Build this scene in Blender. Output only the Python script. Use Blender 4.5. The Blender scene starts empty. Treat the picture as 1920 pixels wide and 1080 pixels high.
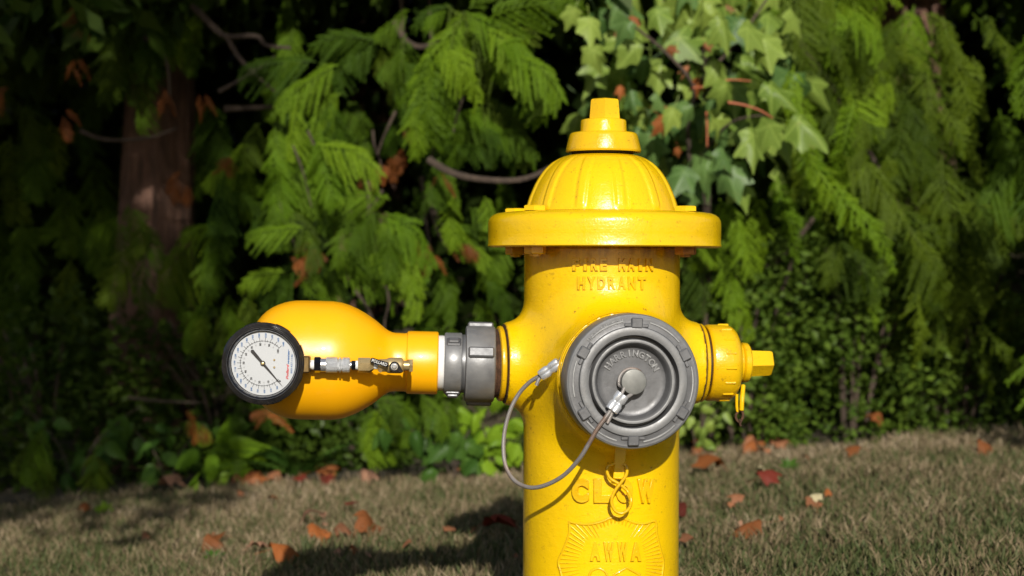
import bpy, math, random
import numpy as np
from mathutils import Vector, Matrix, noise as mnoise

# ------------------------------------------------------------------ camera, world, sun
scene = bpy.context.scene
COL = scene.collection
FPX = 3295.0                       # focal length in pixels of the 1920 wide frame
CAM = Vector((0.0, -2.5, 0.525))
PITCH = math.atan(35.0 / FPX)
cam_data = bpy.data.cameras.new('camera')
cam = bpy.data.objects.new('camera', cam_data)
COL.objects.link(cam)
cam.location = CAM
cam.rotation_euler = (math.radians(90) - PITCH, 0, 0)
cam_data.sensor_width = 36.0
cam_data.lens = FPX / 1920.0 * 36.0
cam_data.clip_start = 0.05
cam_data.clip_end = 400.0
cam_data.dof.use_dof = True
cam_data.dof.focus_distance = 2.33
cam_data.dof.aperture_fstop = 4.8
cam_data.dof.aperture_blades = 9
scene.camera = cam

SUN_AZ, SUN_EL = math.radians(5), math.radians(25.5)   # to the right of straight-behind-the-camera
SUN_DIR = Vector((math.sin(SUN_AZ) * math.cos(SUN_EL), -math.cos(SUN_AZ) * math.cos(SUN_EL), math.sin(SUN_EL)))
world = bpy.data.worlds.new('World')
scene.world = world
world.use_nodes = True
wn = world.node_tree
bg = wn.nodes['Background']
sky = wn.nodes.new('ShaderNodeTexSky')
sky.sky_type = 'NISHITA'
sky.sun_disc = False
sky.sun_elevation = SUN_EL
sky.sun_rotation = math.atan2(SUN_DIR.x, SUN_DIR.y)
wn.links.new(sky.outputs['Color'], bg.inputs['Color'])
bg.inputs['Strength'].default_value = 0.075
sun_data = bpy.data.lights.new('sun', 'SUN')
sun_data.energy = 4.5
sun_data.angle = math.radians(0.5)
sun_data.color = (1.0, 0.95, 0.87)
sun = bpy.data.objects.new('sun', sun_data)
COL.objects.link(sun)
sun.rotation_euler = (-SUN_DIR).to_track_quat('-Z', 'Y').to_euler()
scene.view_settings.view_transform = 'Standard'
scene.view_settings.look = 'None'
scene.view_settings.gamma = 1.0
scene.view_settings.exposure = 0.22
scene.view_settings.use_curve_mapping = False
scene.render.engine = 'CYCLES'
scene.cycles.max_bounces = 6
scene.cycles.transparent_max_bounces = 8
scene.cycles.use_denoising = True
scene.cycles.caustics_reflective = False

R_ = random.Random(11)
rad = math.radians

# ------------------------------------------------------------------ helpers
_f = Vector((0, math.cos(PITCH), -math.sin(PITCH)))
_u = Vector((0, math.sin(PITCH), math.cos(PITCH)))
_r = Vector((1, 0, 0))


def ray(px, py):
    return _f + _r * ((px - 960) / FPX) + _u * ((540 - py) / FPX)


def P(px, py, y):
    """The point of the place seen at a pixel of the photograph, at world depth y."""
    d = ray(px, py)
    return CAM + d * ((y - CAM.y) / d.y)


def ground_z(x, y):
    s = 0.075 * 6 * math.tanh(x / 6) - 0.030
    if y > 3.2:
        s += 0.42 * (y - 3.2) ** 1.15 if y < 14 else 0.42 * 10.8 ** 1.15
    s += 0.012 * mnoise.noise(Vector((x * 1.7, y * 1.7, 3.1)))
    return s


def G(px, py):
    d = ray(px, py)
    t = 0.5
    for _ in range(60):
        p = CAM + d * t
        e = p.z - ground_z(p.x, p.y)
        if abs(e) < 1e-4:
            break
        t += e / max(-d.z, 0.03) * 0.8
    return CAM + d * t


def tag(o, label=None, cat=None, group=None, kind=None):
    if label: o['label'] = label
    if cat: o['category'] = cat
    if group: o['group'] = group
    if kind: o['kind'] = kind
    return o


def thing(name, label, cat, loc=(0, 0, 0), rot=(0, 0, 0), group=None):
    o = bpy.data.objects.new(name, None)
    COL.objects.link(o)
    o.empty_display_size = 0.05
    o.location = loc
    o.rotation_euler = rot
    return tag(o, label, cat, group)


class MB:
    def __init__(self):
        self.v = []
        self.f = []

    def add(self, verts, faces):
        n = len(self.v)
        self.v.extend([tuple(p) for p in verts])
        self.f.extend([tuple(i + n for i in q) for q in faces])
        return self

    def lathe(self, prof, origin=(0, 0, 0), axis=(0, 0, 1), segs=64, ref=None, phase=0.0, mod=None):
        o = Vector(origin)
        a = Vector(axis).normalized()
        if ref is None:
            ref = Vector((0, 0, 1)) if abs(a.z) < 0.9 else Vector((1, 0, 0))
        u = (Vector(ref) - a * Vector(ref).dot(a)).normalized()
        w = a.cross(u)
        n0 = len(self.v)
        idx = []
        for (h, r) in prof:
            if r < 1e-6:
                self.v.append(tuple(o + a * h))
                idx.append([len(self.v) - 1] * segs)
            else:
                row = []
                for k in range(segs):
                    t = 2 * math.pi * k / segs + phase
                    rr = r if mod is None else mod(h, r, t)
                    self.v.append(tuple(o + a * h + (u * math.cos(t) + w * math.sin(t)) * rr))
                    row.append(len(self.v) - 1)
                idx.append(row)
        for i in range(len(idx) - 1):
            A, B = idx[i], idx[i + 1]
            for k in range(segs):
                k2 = (k + 1) % segs
                q = [A[k], A[k2], B[k2], B[k]]
                q2 = []
                for x in q:
                    if x not in q2:
                        q2.append(x)
                if len(q2) >= 3:
                    self.f.append(tuple(q2))
        return self

    def box(self, c, size, rot=None, ch=0.0):
        """A box with chamfered edges; rot is a 3x3 matrix."""
        hx, hy, hz = [s / 2 for s in size]
        ch = min(ch, hx * 0.9, hy * 0.9, hz * 0.9)
        M = rot if rot is not None else Matrix.Identity(3)
        c = Vector(c)
        if ch <= 0:
            vs = [Vector((sx * hx, sy * hy, sz * hz)) for sx in (-1, 1) for sy in (-1, 1) for sz in (-1, 1)]
            fs = [(0, 1, 3, 2), (4, 6, 7, 5), (0, 4, 5, 1), (2, 3, 7, 6), (0, 2, 6, 4), (1, 5, 7, 3)]
            return self.add([c + M @ v for v in vs], fs)
        vs, key = [], {}
        for sx in (-1, 1):
            for sy in (-1, 1):
                for sz in (-1, 1):
                    for ax in range(3):
                        v = [sx * (hx - ch), sy * (hy - ch), sz * (hz - ch)]
                        v[ax] = (sx, sy, sz)[ax] * (hx, hy, hz)[ax]
                        key[(sx, sy, sz, ax)] = len(vs)
                        vs.append(c + M @ Vector(v))
        fs = []
        for ax in range(3):
            b, d = (ax + 1) % 3, (ax + 2) % 3
            for s in (-1, 1):
                q = []
                for (p, r) in ((-1, -1), (1, -1), (1, 1), (-1, 1)):
                    k = [0, 0, 0]; k[ax] = s; k[b] = p; k[d] = r
                    q.append(key[(k[0], k[1], k[2], ax)])
                fs.append(tuple(q if s > 0 else q[::-1]))
            # edges along axis ax
            for p in (-1, 1):
                for r in (-1, 1):
                    k0 = [0, 0, 0]; k0[b] = p; k0[d] = r
                    k1 = list(k0); k0[ax] = -1; k1[ax] = 1
                    q = [key[(*k0, b)], key[(*k1, b)], key[(*k1, d)], key[(*k0, d)]]
                    fs.append(tuple(q if p * r > 0 else q[::-1]))
        for sx in (-1, 1):
            for sy in (-1, 1):
                for sz in (-1, 1):
                    q = [key[(sx, sy, sz, 0)], key[(sx, sy, sz, 1)], key[(sx, sy, sz, 2)]]
                    fs.append(tuple(q if sx * sy * sz > 0 else q[::-1]))
        return self.add(vs, fs)

    def tube(self, pts, r, segs=10, closed=False, caps=True):
        pts = [Vector(p) for p in pts]
        n = len(pts)
        rr = r if isinstance(r, (list, tuple)) else [r] * n
        rows = []
        prev = None
        for i, p in enumerate(pts):
            if closed:
                t = pts[(i + 1) % n] - pts[(i - 1) % n]
            else:
                t = pts[min(i + 1, n - 1)] - pts[max(i - 1, 0)]
            t.normalize()
            if prev is None:
                ref = Vector((0, 0, 1)) if abs(t.z) < 0.9 else Vector((1, 0, 0))
            else:
                ref = prev
            u = (ref - t * ref.dot(t)).normalized()
            prev = u
            w = t.cross(u)
            row = []
            for k in range(segs):
                a = 2 * math.pi * k / segs
                self.v.append(tuple(p + (u * math.cos(a) + w * math.sin(a)) * rr[i]))
                row.append(len(self.v) - 1)
            rows.append(row)
        m = n if closed else n - 1
        for i in range(m):
            A, B = rows[i], rows[(i + 1) % n]
            for k in range(segs):
                k2 = (k + 1) % segs
                self.f.append((A[k], A[k2], B[k2], B[k]))
        if caps and not closed:
            self.f.append(tuple(rows[0][::-1]))
            self.f.append(tuple(rows[-1]))
        return self

    def mesh(self, name, m, smooth=True, angle=38):
        me = bpy.data.meshes.new(name)
        me.from_pydata(self.v, [], self.f)
        me.validate()
        for mm in (m if isinstance(m, (list, tuple)) else [m]):
            me.materials.append(mm)
        if smooth:
            me.shade_smooth()
            me.set_sharp_from_angle(angle=rad(angle))
        me.update()
        return me

    def build(self, name, m, parent=None, **kw):
        o = bpy.data.objects.new(name, self.mesh(name, m, **kw))
        COL.objects.link(o)
        if parent is not None:
            o.parent = parent
        return o


def inst(name, me, parent=None, mat=None):
    """An object that shares a mesh; mat overrides the material on the object."""
    o = bpy.data.objects.new(name, me)
    COL.objects.link(o)
    if parent is not None:
        o.parent = parent
    if mat is not None:
        o.material_slots[0].link = 'OBJECT'
        o.material_slots[0].material = mat
    return o


def spline(pts, n=8):
    """Catmull-Rom through 3-D points."""
    pts = [Vector(p) for p in pts]
    out = []
    for i in range(len(pts) - 1):
        p0 = pts[max(i - 1, 0)]; p1 = pts[i]; p2 = pts[i + 1]; p3 = pts[min(i + 2, len(pts) - 1)]
        for k in range(n):
            t = k / n
            out.append(0.5 * ((2 * p1) + (p2 - p0) * t + (2 * p0 - 5 * p1 + 4 * p2 - p3) * t * t + (3 * p1 - p0 - 3 * p2 + p3) * t ** 3))
    out.append(pts[-1])
    return out


def text_geo(s, size, extrude=0.0, bevel=0.0, offset=0.0, shear=0.0, xscale=1.0):
    """Vertices and faces of a line of lettering, centred on its own box."""
    cu = bpy.data.curves.new('t', 'FONT')
    cu.body = s
    cu.size = size
    cu.extrude = extrude
    cu.bevel_depth = bevel
    cu.bevel_resolution = 1
    cu.resolution_u = 4
    cu.offset = offset
    cu.shear = shear
    ob = bpy.data.objects.new('t', cu)
    COL.objects.link(ob)
    dg = bpy.context.evaluated_depsgraph_get()
    dg.update()
    me = bpy.data.meshes.new_from_object(ob.evaluated_get(dg))
    vs = [v.co.copy() for v in me.vertices]
    fs = [tuple(p.vertices) for p in me.polygons]
    bpy.data.objects.remove(ob)
    bpy.data.curves.remove(cu)
    bpy.data.meshes.remove(me)
    x0 = min(v.x for v in vs); x1 = max(v.x for v in vs)
    y0 = min(v.y for v in vs); y1 = max(v.y for v in vs)
    for v in vs:
        v.x = (v.x - (x0 + x1) / 2) * xscale
        v.y -= (y0 + y1) / 2
    return vs, fs


# ------------------------------------------------------------------ materials
class NT:
    def __init__(self, name):
        self.m = bpy.data.materials.new(name)
        self.m.use_nodes = True
        self.t = self.m.node_tree
        self.b = self.t.nodes['Principled BSDF']
        self.out = self.t.nodes['Material Output']

    def n(self, typ, **kw):
        nd = self.t.nodes.new(typ)
        for k, v in kw.items():
            setattr(nd, k, v)
        return nd

    def l(self, a, b):
        self.t.links.new(a, b)

    def coord(self, scale=(1, 1, 1), which='Object'):
        c = self.n('ShaderNodeTexCoord')
        mp = self.n('ShaderNodeMapping')
        mp.inputs['Scale'].default_value = scale
        self.l(c.outputs[which], mp.inputs['Vector'])
        return mp.outputs['Vector']

    def noise(self, vec, scale, detail=4, rough=0.55):
        nd = self.n('ShaderNodeTexNoise')
        nd.inputs['Scale'].default_value = scale
        nd.inputs['Detail'].default_value = detail
        nd.inputs['Roughness'].default_value = rough
        self.l(vec, nd.inputs['Vector'])
        return nd.outputs['Fac']

    def ramp(self, fac, stops):
        nd = self.n('ShaderNodeValToRGB')
        e = nd.color_ramp.elements
        while len(e) < len(stops):
            e.new(0.5)
        for i, (p, c) in enumerate(stops):
            e[i].position = p
            e[i].color = (*c, 1) if len(c) == 3 else c
        self.l(fac, nd.inputs['Fac'])
        return nd.outputs['Color']

    def mix(self, fac, a, b, blend='MIX'):
        nd = self.n('ShaderNodeMix', data_type='RGBA', blend_type=blend)
        for sock, val in ((nd.inputs[0], fac), (nd.inputs[6], a), (nd.inputs[7], b)):
            if isinstance(val, (int, float)):
                sock.default_value = val
            elif isinstance(val, tuple):
                sock.default_value = (*val, 1) if len(val) == 3 else val
            else:
                self.l(val, sock)
        return nd.outputs[2]

    def math(self, op, a, b=None):
        nd = self.n('ShaderNodeMath', operation=op)
        for sock, val in ((nd.inputs[0], a), (nd.inputs[1], b)):
            if val is None:
                continue
            if isinstance(val, (int, float)):
                sock.default_value = val
            else:
                self.l(val, sock)
        return nd.outputs[0]

    def bump(self, h, strength, dist, prev=None):
        nd = self.n('ShaderNodeBump')
        nd.inputs['Strength'].default_value = strength
        nd.inputs['Distance'].default_value = dist
        self.l(h, nd.inputs['Height'])
        if prev is not None:
            self.l(prev, nd.inputs['Normal'])
        return nd.outputs['Normal']

    def set(self, **kw):
        names = dict(color='Base Color', rough='Roughness', metal='Metallic', normal='Normal', coat='Coat Weight',
                     coat_rough='Coat Roughness', spec='Specular IOR Level', trans='Transmission Weight', ior='IOR')
        for k, v in kw.items():
            s = self.b.inputs[names[k]]
            if isinstance(v, (int, float)):
                s.default_value = v
            elif isinstance(v, tuple):
                s.default_value = (*v, 1) if len(v) == 3 else v
            else:
                self.l(v, s)
        return self


def paint_mat(name, col, dark, worn=0.5, stain=None):
    """Thick brushed gloss paint over a casting: orange peel, specks of grime, chips."""
    t = NT(name)
    v = t.coord()
    big = t.noise(v, 9, 3)
    peel = t.noise(v, 330, 3, 0.6)
    lump = t.noise(v, 70, 4, 0.6)
    base = t.mix(t.ramp(big, [(0.35, (0, 0, 0)), (0.7, (1, 1, 1))]), col, dark)
    # grime specks
    sp = t.n('ShaderNodeTexVoronoi')
    sp.inputs['Scale'].default_value = 110
    t.l(v, sp.inputs['Vector'])
    mask = t.ramp(t.noise(v, 16, 5, 0.7), [(0.50, (0, 0, 0)), (0.64, (1, 1, 1))])
    dot = t.ramp(sp.outputs['Distance'], [(0.07, (1, 1, 1)), (0.16, (0, 0, 0))])
    spk = t.math('MULTIPLY', t.math('MULTIPLY', dot, mask), 0.85 * worn)
    base = t.mix(spk, base, (0.10, 0.045, 0.012))
    # hairline scratches, stretched grime
    v2 = t.coord((40, 40, 190))
    ch = t.ramp(t.noise(v2, 1.6, 6, 0.75), [(0.63, (0, 0, 0)), (0.69, (1, 1, 1))])
    base = t.mix(t.math('MULTIPLY', ch, 0.6 * worn), base, (0.16, 0.075, 0.015))
    # chips down to rust
    chips = t.ramp(t.noise(v, 38, 6, 0.7), [(0.675, (0, 0, 0)), (0.70, (1, 1, 1))])
    base = t.mix(t.math('MULTIPLY', chips, worn), base, (0.12, 0.045, 0.02))
    fl = t.ramp(t.noise(t.coord((90, 90, 150)), 1.0, 5, 0.75), [(0.605, (0, 0, 0)), (0.665, (1, 1, 1))])
    base = t.mix(t.math('MULTIPLY', fl, 0.42 * worn), base, (0.16, 0.07, 0.012))
    smu = t.ramp(t.noise(v, 26, 7, 0.75), [(0.56, (0, 0, 0)), (0.72, (1, 1, 1))])
    base = t.mix(t.math('MULTIPLY', smu, 0.30 * worn), base, (0.46, 0.26, 0.008))
    if stain:
        sx = t.n('ShaderNodeSeparateXYZ')
        t.l(v, sx.inputs[0])
        mr = t.n('ShaderNodeMapRange')
        mr.inputs[1].default_value, mr.inputs[2].default_value = stain[0], stain[1]
        t.l(sx.outputs['Z'], mr.inputs[0])
        st = t.math('MULTIPLY', mr.outputs[0], t.ramp(t.noise(t.coord((60, 60, 14)), 1.0, 6, 0.7), [(0.36, (0, 0, 0)), (0.62, (1, 1, 1))]))
        base = t.mix(t.math('MULTIPLY', st, 0.85), base, (0.20, 0.085, 0.02))
    brush = t.noise(t.coord((10, 10, 330)), 1.0, 4, 0.6)
    n0 = t.bump(brush, 0.16, 0.0012)
    n1 = t.bump(lump, 0.16, 0.004, n0)
    n2 = t.bump(peel, 0.24, 0.0016, n1)
    n3 = t.bump(chips, 0.35 * worn, -0.0006, n2)
    t.set(color=base, rough=t.ramp(big, [(0.3, (0.20,) * 3), (0.7, (0.32,) * 3)]), normal=n3, coat=0.42, coat_rough=0.06, spec=0.35)
    return t.m


def simple_mat(name, col, rough=0.5, metal=0.0, var=0.15, scale=60, bump=0.0, bscale=200, coat=0.0, dist=0.001, dark=None):
    t = NT(name)
    v = t.coord()
    d = dark if dark is not None else tuple(c * (1 - var * 1.6) for c in col)
    base = t.mix(t.ramp(t.noise(v, scale, 5), [(0.35, (0, 0, 0)), (0.65, (1, 1, 1))]), col, d)
    t.set(color=base, rough=t.ramp(t.noise(v, scale * 1.7, 4), [(0.3, (max(0.03, rough - 0.08),) * 3), (0.7, (rough + 0.08,) * 3)]), metal=metal, coat=coat)
    if bump:
        t.set(normal=t.bump(t.noise(v, bscale, 4), bump, dist))
    return t.m


def worn_mat(name, col, rough, metal, var, scale, bump, bscale):
    """Grey metal whose corners are rubbed bright, with scratches and blotches."""
    t = NT(name)
    v = t.coord()
    n1 = t.noise(v, scale, 6, 0.65)
    base = t.mix(t.ramp(n1, [(0.35, (0, 0, 0)), (0.65, (1, 1, 1))]), col, tuple(c * (1 - var * 1.6) for c in col))
    blot = t.ramp(t.noise(v, 20, 6, 0.7), [(0.58, (0, 0, 0)), (0.68, (1, 1, 1))])
    base = t.mix(t.math('MULTIPLY', blot, 0.35), base, tuple(c * 1.5 for c in col))
    v2 = t.coord((30, 30, 260))
    scr = t.ramp(t.noise(v2, 1.5, 5, 0.7), [(0.64, (0, 0, 0)), (0.68, (1, 1, 1))])
    base = t.mix(t.math('MULTIPLY', scr, 0.4), base, tuple(c * 1.9 for c in col))
    g = t.n('ShaderNodeNewGeometry')
    edge = t.math('MULTIPLY', t.ramp(g.outputs['Pointiness'], [(0.515, (0, 0, 0)), (0.58, (1, 1, 1))]), t.ramp(n1, [(0.3, (0.25,) * 3), (0.6, (1, 1, 1))]))
    base = t.mix(t.math('MULTIPLY', edge, 0.75), base, (0.42, 0.42, 0.41))
    t.set(color=base, rough=t.ramp(t.noise(v, scale * 1.7, 4), [(0.3, (rough - 0.12,) * 3), (0.7, (rough + 0.08,) * 3)]), metal=metal,
          normal=t.bump(t.noise(v, bscale, 4), bump, 0.001))
    return t.m


def leaf_mat(name, a, b, trans=0.35, rough=0.45, scale=30, rnd='OBJECT', tint=1.25, c=None, spec=0.12, veins=False):
    """Foliage: each piece its own mix of two greens, light passing through."""
    t = NT(name)
    v = t.coord()
    if rnd == 'OBJECT':
        oi = t.n('ShaderNodeObjectInfo')
        f = oi.outputs['Random']
    else:
        at = t.n('ShaderNodeAttribute', attribute_name='rnd')
        f = at.outputs['Fac']
    f2 = t.math('ADD', t.math('MULTIPLY', f, 0.65), t.math('MULTIPLY', t.noise(v, scale, 4), 0.4))
    stops = [(0.12, a), (0.85, b)] if c is None else [(0.1, a), (0.75, b), (0.92, c)]
    col = t.ramp(f2, stops)
    if veins:
        sx = t.n('ShaderNodeSeparateXYZ')
        t.l(v, sx.inputs[0])
        X = t.math('SUBTRACT', sx.outputs['X'], 0.20)
        Y = t.math('ABSOLUTE', sx.outputs['Y'])
        tot = None
        for th in (0, 50, 104):
            sn, cs = math.sin(rad(th)), math.cos(rad(th))
            dist = t.math('ABSOLUTE', t.math('SUBTRACT', t.math('MULTIPLY', X, sn), t.math('MULTIPLY', Y, cs)))
            along = t.math('GREATER_THAN', t.math('ADD', t.math('MULTIPLY', X, cs), t.math('MULTIPLY', Y, sn)), 0.0)
            k_ = t.math('MULTIPLY', t.ramp(dist, [(0.008, (1, 1, 1)), (0.030, (0, 0, 0))]), along)
            tot = k_ if tot is None else t.math('MAXIMUM', tot, k_)
        col = t.mix(t.math('MULTIPLY', tot, 0.32), col, tuple(min(1, x * 1.7 + .03) for x in b))
        spots = t.ramp(t.noise(v, 6.5, 6, 0.75), [(0.62, (0, 0, 0)), (0.70, (1, 1, 1))])
        col = t.mix(t.math('MULTIPLY', spots, 0.7), col, (0.20, 0.13, 0.03))
    t.set(color=col, rough=rough, spec=spec)
    tr = t.n('ShaderNodeBsdfTranslucent')
    t.l(t.mix(1.0, col, (tint, tint * 1.0, tint * 0.35), 'MULTIPLY'), tr.inputs['Color'])
    mx = t.n('ShaderNodeMixShader')
    mx.inputs[0].default_value = trans
    t.l(t.b.outputs[0], mx.inputs[1])
    t.l(tr.outputs[0], mx.inputs[2])
    t.l(mx.outputs[0], t.out.inputs['Surface'])
    return t.m


M = {}
M['yellow'] = paint_mat('yellow_hydrant_paint', (0.77, 0.490, 0.002), (0.72, 0.445, 0.002), 0.8)
M['yellow_worn'] = paint_mat('yellow_worn_paint', (0.74, 0.455, 0.004), (0.60, 0.34, 0.004), 1.0)
M['yellow_barrel'] = paint_mat('yellow_barrel_paint', (0.77, 0.490, 0.002), (0.72, 0.445, 0.002), 0.8, (0.528, 0.556))
t = NT('orange_powder_coat')
v_ = t.coord()
sc_ = t.ramp(t.noise(t.coord((14, 60, 160)), 1.4, 6, 0.75), [(0.66, (0, 0, 0)), (0.70, (1, 1, 1))])
du_ = t.ramp(t.noise(v_, 30, 7, 0.75), [(0.55, (0, 0, 0)), (0.75, (1, 1, 1))])
b_ = t.mix(t.math('MULTIPLY', sc_, 0.35), (0.86, 0.40, 0.002), (0.62, 0.24, 0.01))
b_ = t.mix(t.math('MULTIPLY', du_, 0.16), b_, (0.62, 0.36, 0.08))
t.set(color=b_, rough=t.ramp(t.noise(v_, 18, 6, 0.7), [(0.3, (0.28,) * 3), (0.7, (0.42,) * 3)]), coat=0.15, normal=t.bump(t.noise(v_, 420, 3), 0.10, 0.001))
M['orange'] = t.m
M['grey'] = worn_mat('grey_anodised_metal', (0.118, 0.119, 0.124), 0.45, 0.3, 0.12, 40, 0.12, 260)
M['cap_grey'] = worn_mat('grey_cast_cap', (0.140, 0.140, 0.143), 0.5, 0.3, 0.2, 34, 0.22, 190)
M['boss'] = simple_mat('machined_steel', (0.20, 0.20, 0.185), 0.5, 0.4, 0.12, 90)
M['rust'] = simple_mat('rusty_iron', (0.12, 0.055, 0.025), 0.85, 0.1, 0.4, 120, 0.6, 400)
M['rust_light'] = simple_mat('weathered_rust', (0.42, 0.20, 0.06), 0.8, 0.0, 0.3, 90, 0.4, 300)
M['dark_gap'] = simple_mat('dark_oily_iron', (0.035, 0.025, 0.018), 0.7, 0.2, 0.4, 120, 0.5, 300)
M['white'] = simple_mat('white_plastic_thread', (0.82, 0.82, 0.80), 0.4, 0, 0.04, 50)
M['tape'] = simple_mat('white_thread_tape', (0.78, 0.77, 0.72), 0.55, 0, 0.08, 200, 0.3, 600)
M['brass'] = simple_mat('brass', (0.62, 0.46, 0.22), 0.3, 0.6, 0.15, 60)
M['dark_brass'] = simple_mat('tarnished_brass', (0.20, 0.13, 0.05), 0.45, 0.8, 0.2, 80)
M['chrome'] = simple_mat('nickel_plate', (0.66, 0.67, 0.68), 0.22, 0.8, 0.06, 80)
M['knurl'] = simple_mat('knurled_nickel', (0.72, 0.73, 0.74), 0.34, 0.75, 0.15, 900, 0.9, 1300, dist=0.002)
M['ferrule'] = simple_mat('crimped_aluminium', (0.72, 0.73, 0.75), 0.28, 0.6, 0.1, 60)
M['black'] = simple_mat('black_plastic', (0.006, 0.006, 0.008), 0.16, 0, 0.2, 50, 0.0, 100, 0.5)
M['needle'] = simple_mat('black_needle_paint', (0.012, 0.011, 0.011), 0.4)
M['dial'] = simple_mat('white_dial_enamel', (0.47, 0.485, 0.50), 0.5, 0, 0.02, 30)
M['ink_black'] = simple_mat('black_ink', (0.02, 0.02, 0.022), 0.6)
M['ink_grey'] = simple_mat('grey_ink', (0.30, 0.30, 0.31), 0.6)
M['ink_blue'] = simple_mat('blue_ink', (0.03, 0.13, 0.34), 0.6)
M['ink_red'] = simple_mat('red_ink', (0.62, 0.02, 0.03), 0.6)
M['silver_ink'] = simple_mat('silver_ink', (0.55, 0.55, 0.53), 0.45, 0.3)
t = NT('clear_gauge_lens')
tp = t.n('ShaderNodeBsdfTransparent')
gl_ = t.n('ShaderNodeBsdfGlossy')
gl_.inputs['Roughness'].default_value = 0.03
fr_ = t.n('ShaderNodeFresnel')
fr_.inputs['IOR'].default_value = 1.45
mx_ = t.n('ShaderNodeMixShader')
t.l(fr_.outputs[0], mx_.inputs[0]); t.l(tp.outputs[0], mx_.inputs[1]); t.l(gl_.outputs[0], mx_.inputs[2])
t.l(mx_.outputs[0], t.out.inputs['Surface'])
M['glass'] = t.m


def cable_mat():
    t = NT('braided_cable')
    v = t.coord((1, 1, 1))
    wv = t.n('ShaderNodeTexWave', wave_type='BANDS', bands_direction='DIAGONAL')
    wv.inputs['Scale'].default_value = 320
    wv.inputs['Distortion'].default_value = 1.5
    t.l(v, wv.inputs['Vector'])
    nz = t.noise(v, 22, 4)
    col = t.mix(t.ramp(nz, [(0.52, (0, 0, 0)), (0.70, (1, 1, 1))]), (0.27, 0.25, 0.235), (0.20, 0.11, 0.065))
    t.set(color=col, rough=0.5, metal=0.35, normal=t.bump(wv.outputs['Fac'], 0.35, 0.0008))
    return t.m


M['cable'] = cable_mat()


def bark_mat(name, a, b):
    t = NT(name)
    v = t.coord((9, 9, 1.1))
    f = t.noise(v, 6, 7, 0.7)
    col = t.ramp(f, [(0.3, b), (0.7, a)])
    t.set(color=col, rough=0.9, normal=t.bump(f, 1.0, 0.03))
    return t.m


M['bark'] = bark_mat('cedar_bark', (0.26, 0.135, 0.090), (0.035, 0.019, 0.013))
M['twig'] = bark_mat('twig_bark', (0.13, 0.09, 0.06), (0.05, 0.033, 0.024))
M['red_stalk'] = simple_mat('red_leaf_stalk', (0.42, 0.12, 0.05), 0.5)
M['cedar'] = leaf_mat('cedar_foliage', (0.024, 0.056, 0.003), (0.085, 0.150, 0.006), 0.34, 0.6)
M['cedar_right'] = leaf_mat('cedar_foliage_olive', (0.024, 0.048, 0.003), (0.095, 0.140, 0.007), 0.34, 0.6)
M['cedar_bright'] = leaf_mat('cedar_foliage_bright', (0.085, 0.165, 0.006), (0.155, 0.245, 0.010), 0.36, 0.6)  # brighter, yellower copy of the cedar green
M['cedar_dead'] = leaf_mat('cedar_foliage_dead', (0.10, 0.034, 0.010), (0.24, 0.075, 0.016), 0.25, tint=1.1)
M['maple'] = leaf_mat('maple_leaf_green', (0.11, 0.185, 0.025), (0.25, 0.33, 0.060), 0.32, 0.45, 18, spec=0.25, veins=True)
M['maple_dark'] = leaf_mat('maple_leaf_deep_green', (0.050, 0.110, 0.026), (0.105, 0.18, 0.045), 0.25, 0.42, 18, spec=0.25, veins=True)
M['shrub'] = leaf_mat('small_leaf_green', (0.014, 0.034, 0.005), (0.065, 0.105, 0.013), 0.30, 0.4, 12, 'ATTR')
M['shrub_lit'] = leaf_mat('small_leaf_green_lit', (0.030, 0.066, 0.009), (0.11, 0.17, 0.020), 0.32, 0.5, 12, 'ATTR')  # brighter copy of the shrub green, lit look put into the colour
M['lime'] = leaf_mat('lime_leaf', (0.10, 0.20, 0.012), (0.20, 0.32, 0.02), 0.35, 0.4, 18)
M['fern'] = leaf_mat('fern_green', (0.03, 0.075, 0.012), (0.07, 0.14, 0.02), 0.3, 0.4, 18)
M['forest'] = leaf_mat('forest_shade_green', (0.008, 0.017, 0.004), (0.024, 0.040, 0.007), 0.2, 0.7, 2, 'ATTR', spec=0.02)  # colour darkened so the gaps between cedars read as deep shade
M['leaf_orange'] = leaf_mat('fallen_leaf_orange', (0.15, 0.055, 0.020), (0.30, 0.095, 0.026), 0.15, 0.55, 40, tint=1.1)
M['leaf_brown'] = leaf_mat('fallen_leaf_brown', (0.16, 0.07, 0.035), (0.27, 0.11, 0.05), 0.1, 0.6, 40, tint=1.1)
M['leaf_pink'] = leaf_mat('fallen_leaf_pinkish', (0.24, 0.12, 0.075), (0.34, 0.18, 0.11), 0.1, 0.5, 40, tint=1.1)
M['leaf_red'] = leaf_mat('fallen_leaf_red', (0.085, 0.020, 0.014), (0.17, 0.030, 0.018), 0.15, 0.55, 40, tint=1.1)
M['leaf_cream'] = leaf_mat('fallen_leaf_cream', (0.34, 0.29, 0.16), (0.42, 0.36, 0.21), 0.1, 0.6, 40, tint=1.1)


def grass_mat():
    t = NT('dry_lawn_grass')
    at = t.n('ShaderNodeAttribute', attribute_name='rnd')
    col = t.ramp(at.outputs['Fac'], [(0.0, (0.052, 0.074, 0.020)), (0.30, (0.100, 0.110, 0.040)), (0.52, (0.175, 0.135, 0.070)),
                                     (0.8, (0.29, 0.22, 0.13)), (1.0, (0.44, 0.35, 0.24))])
    t.set(color=col, rough=0.65, spec=0.25)
    tr = t.n('ShaderNodeBsdfTranslucent')
    t.l(col, tr.inputs['Color'])
    mx = t.n('ShaderNodeMixShader')
    mx.inputs[0].default_value = 0.25
    t.l(t.b.outputs[0], mx.inputs[1]); t.l(tr.outputs[0], mx.inputs[2]); t.l(mx.outputs[0], t.out.inputs['Surface'])
    return t.m


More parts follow.
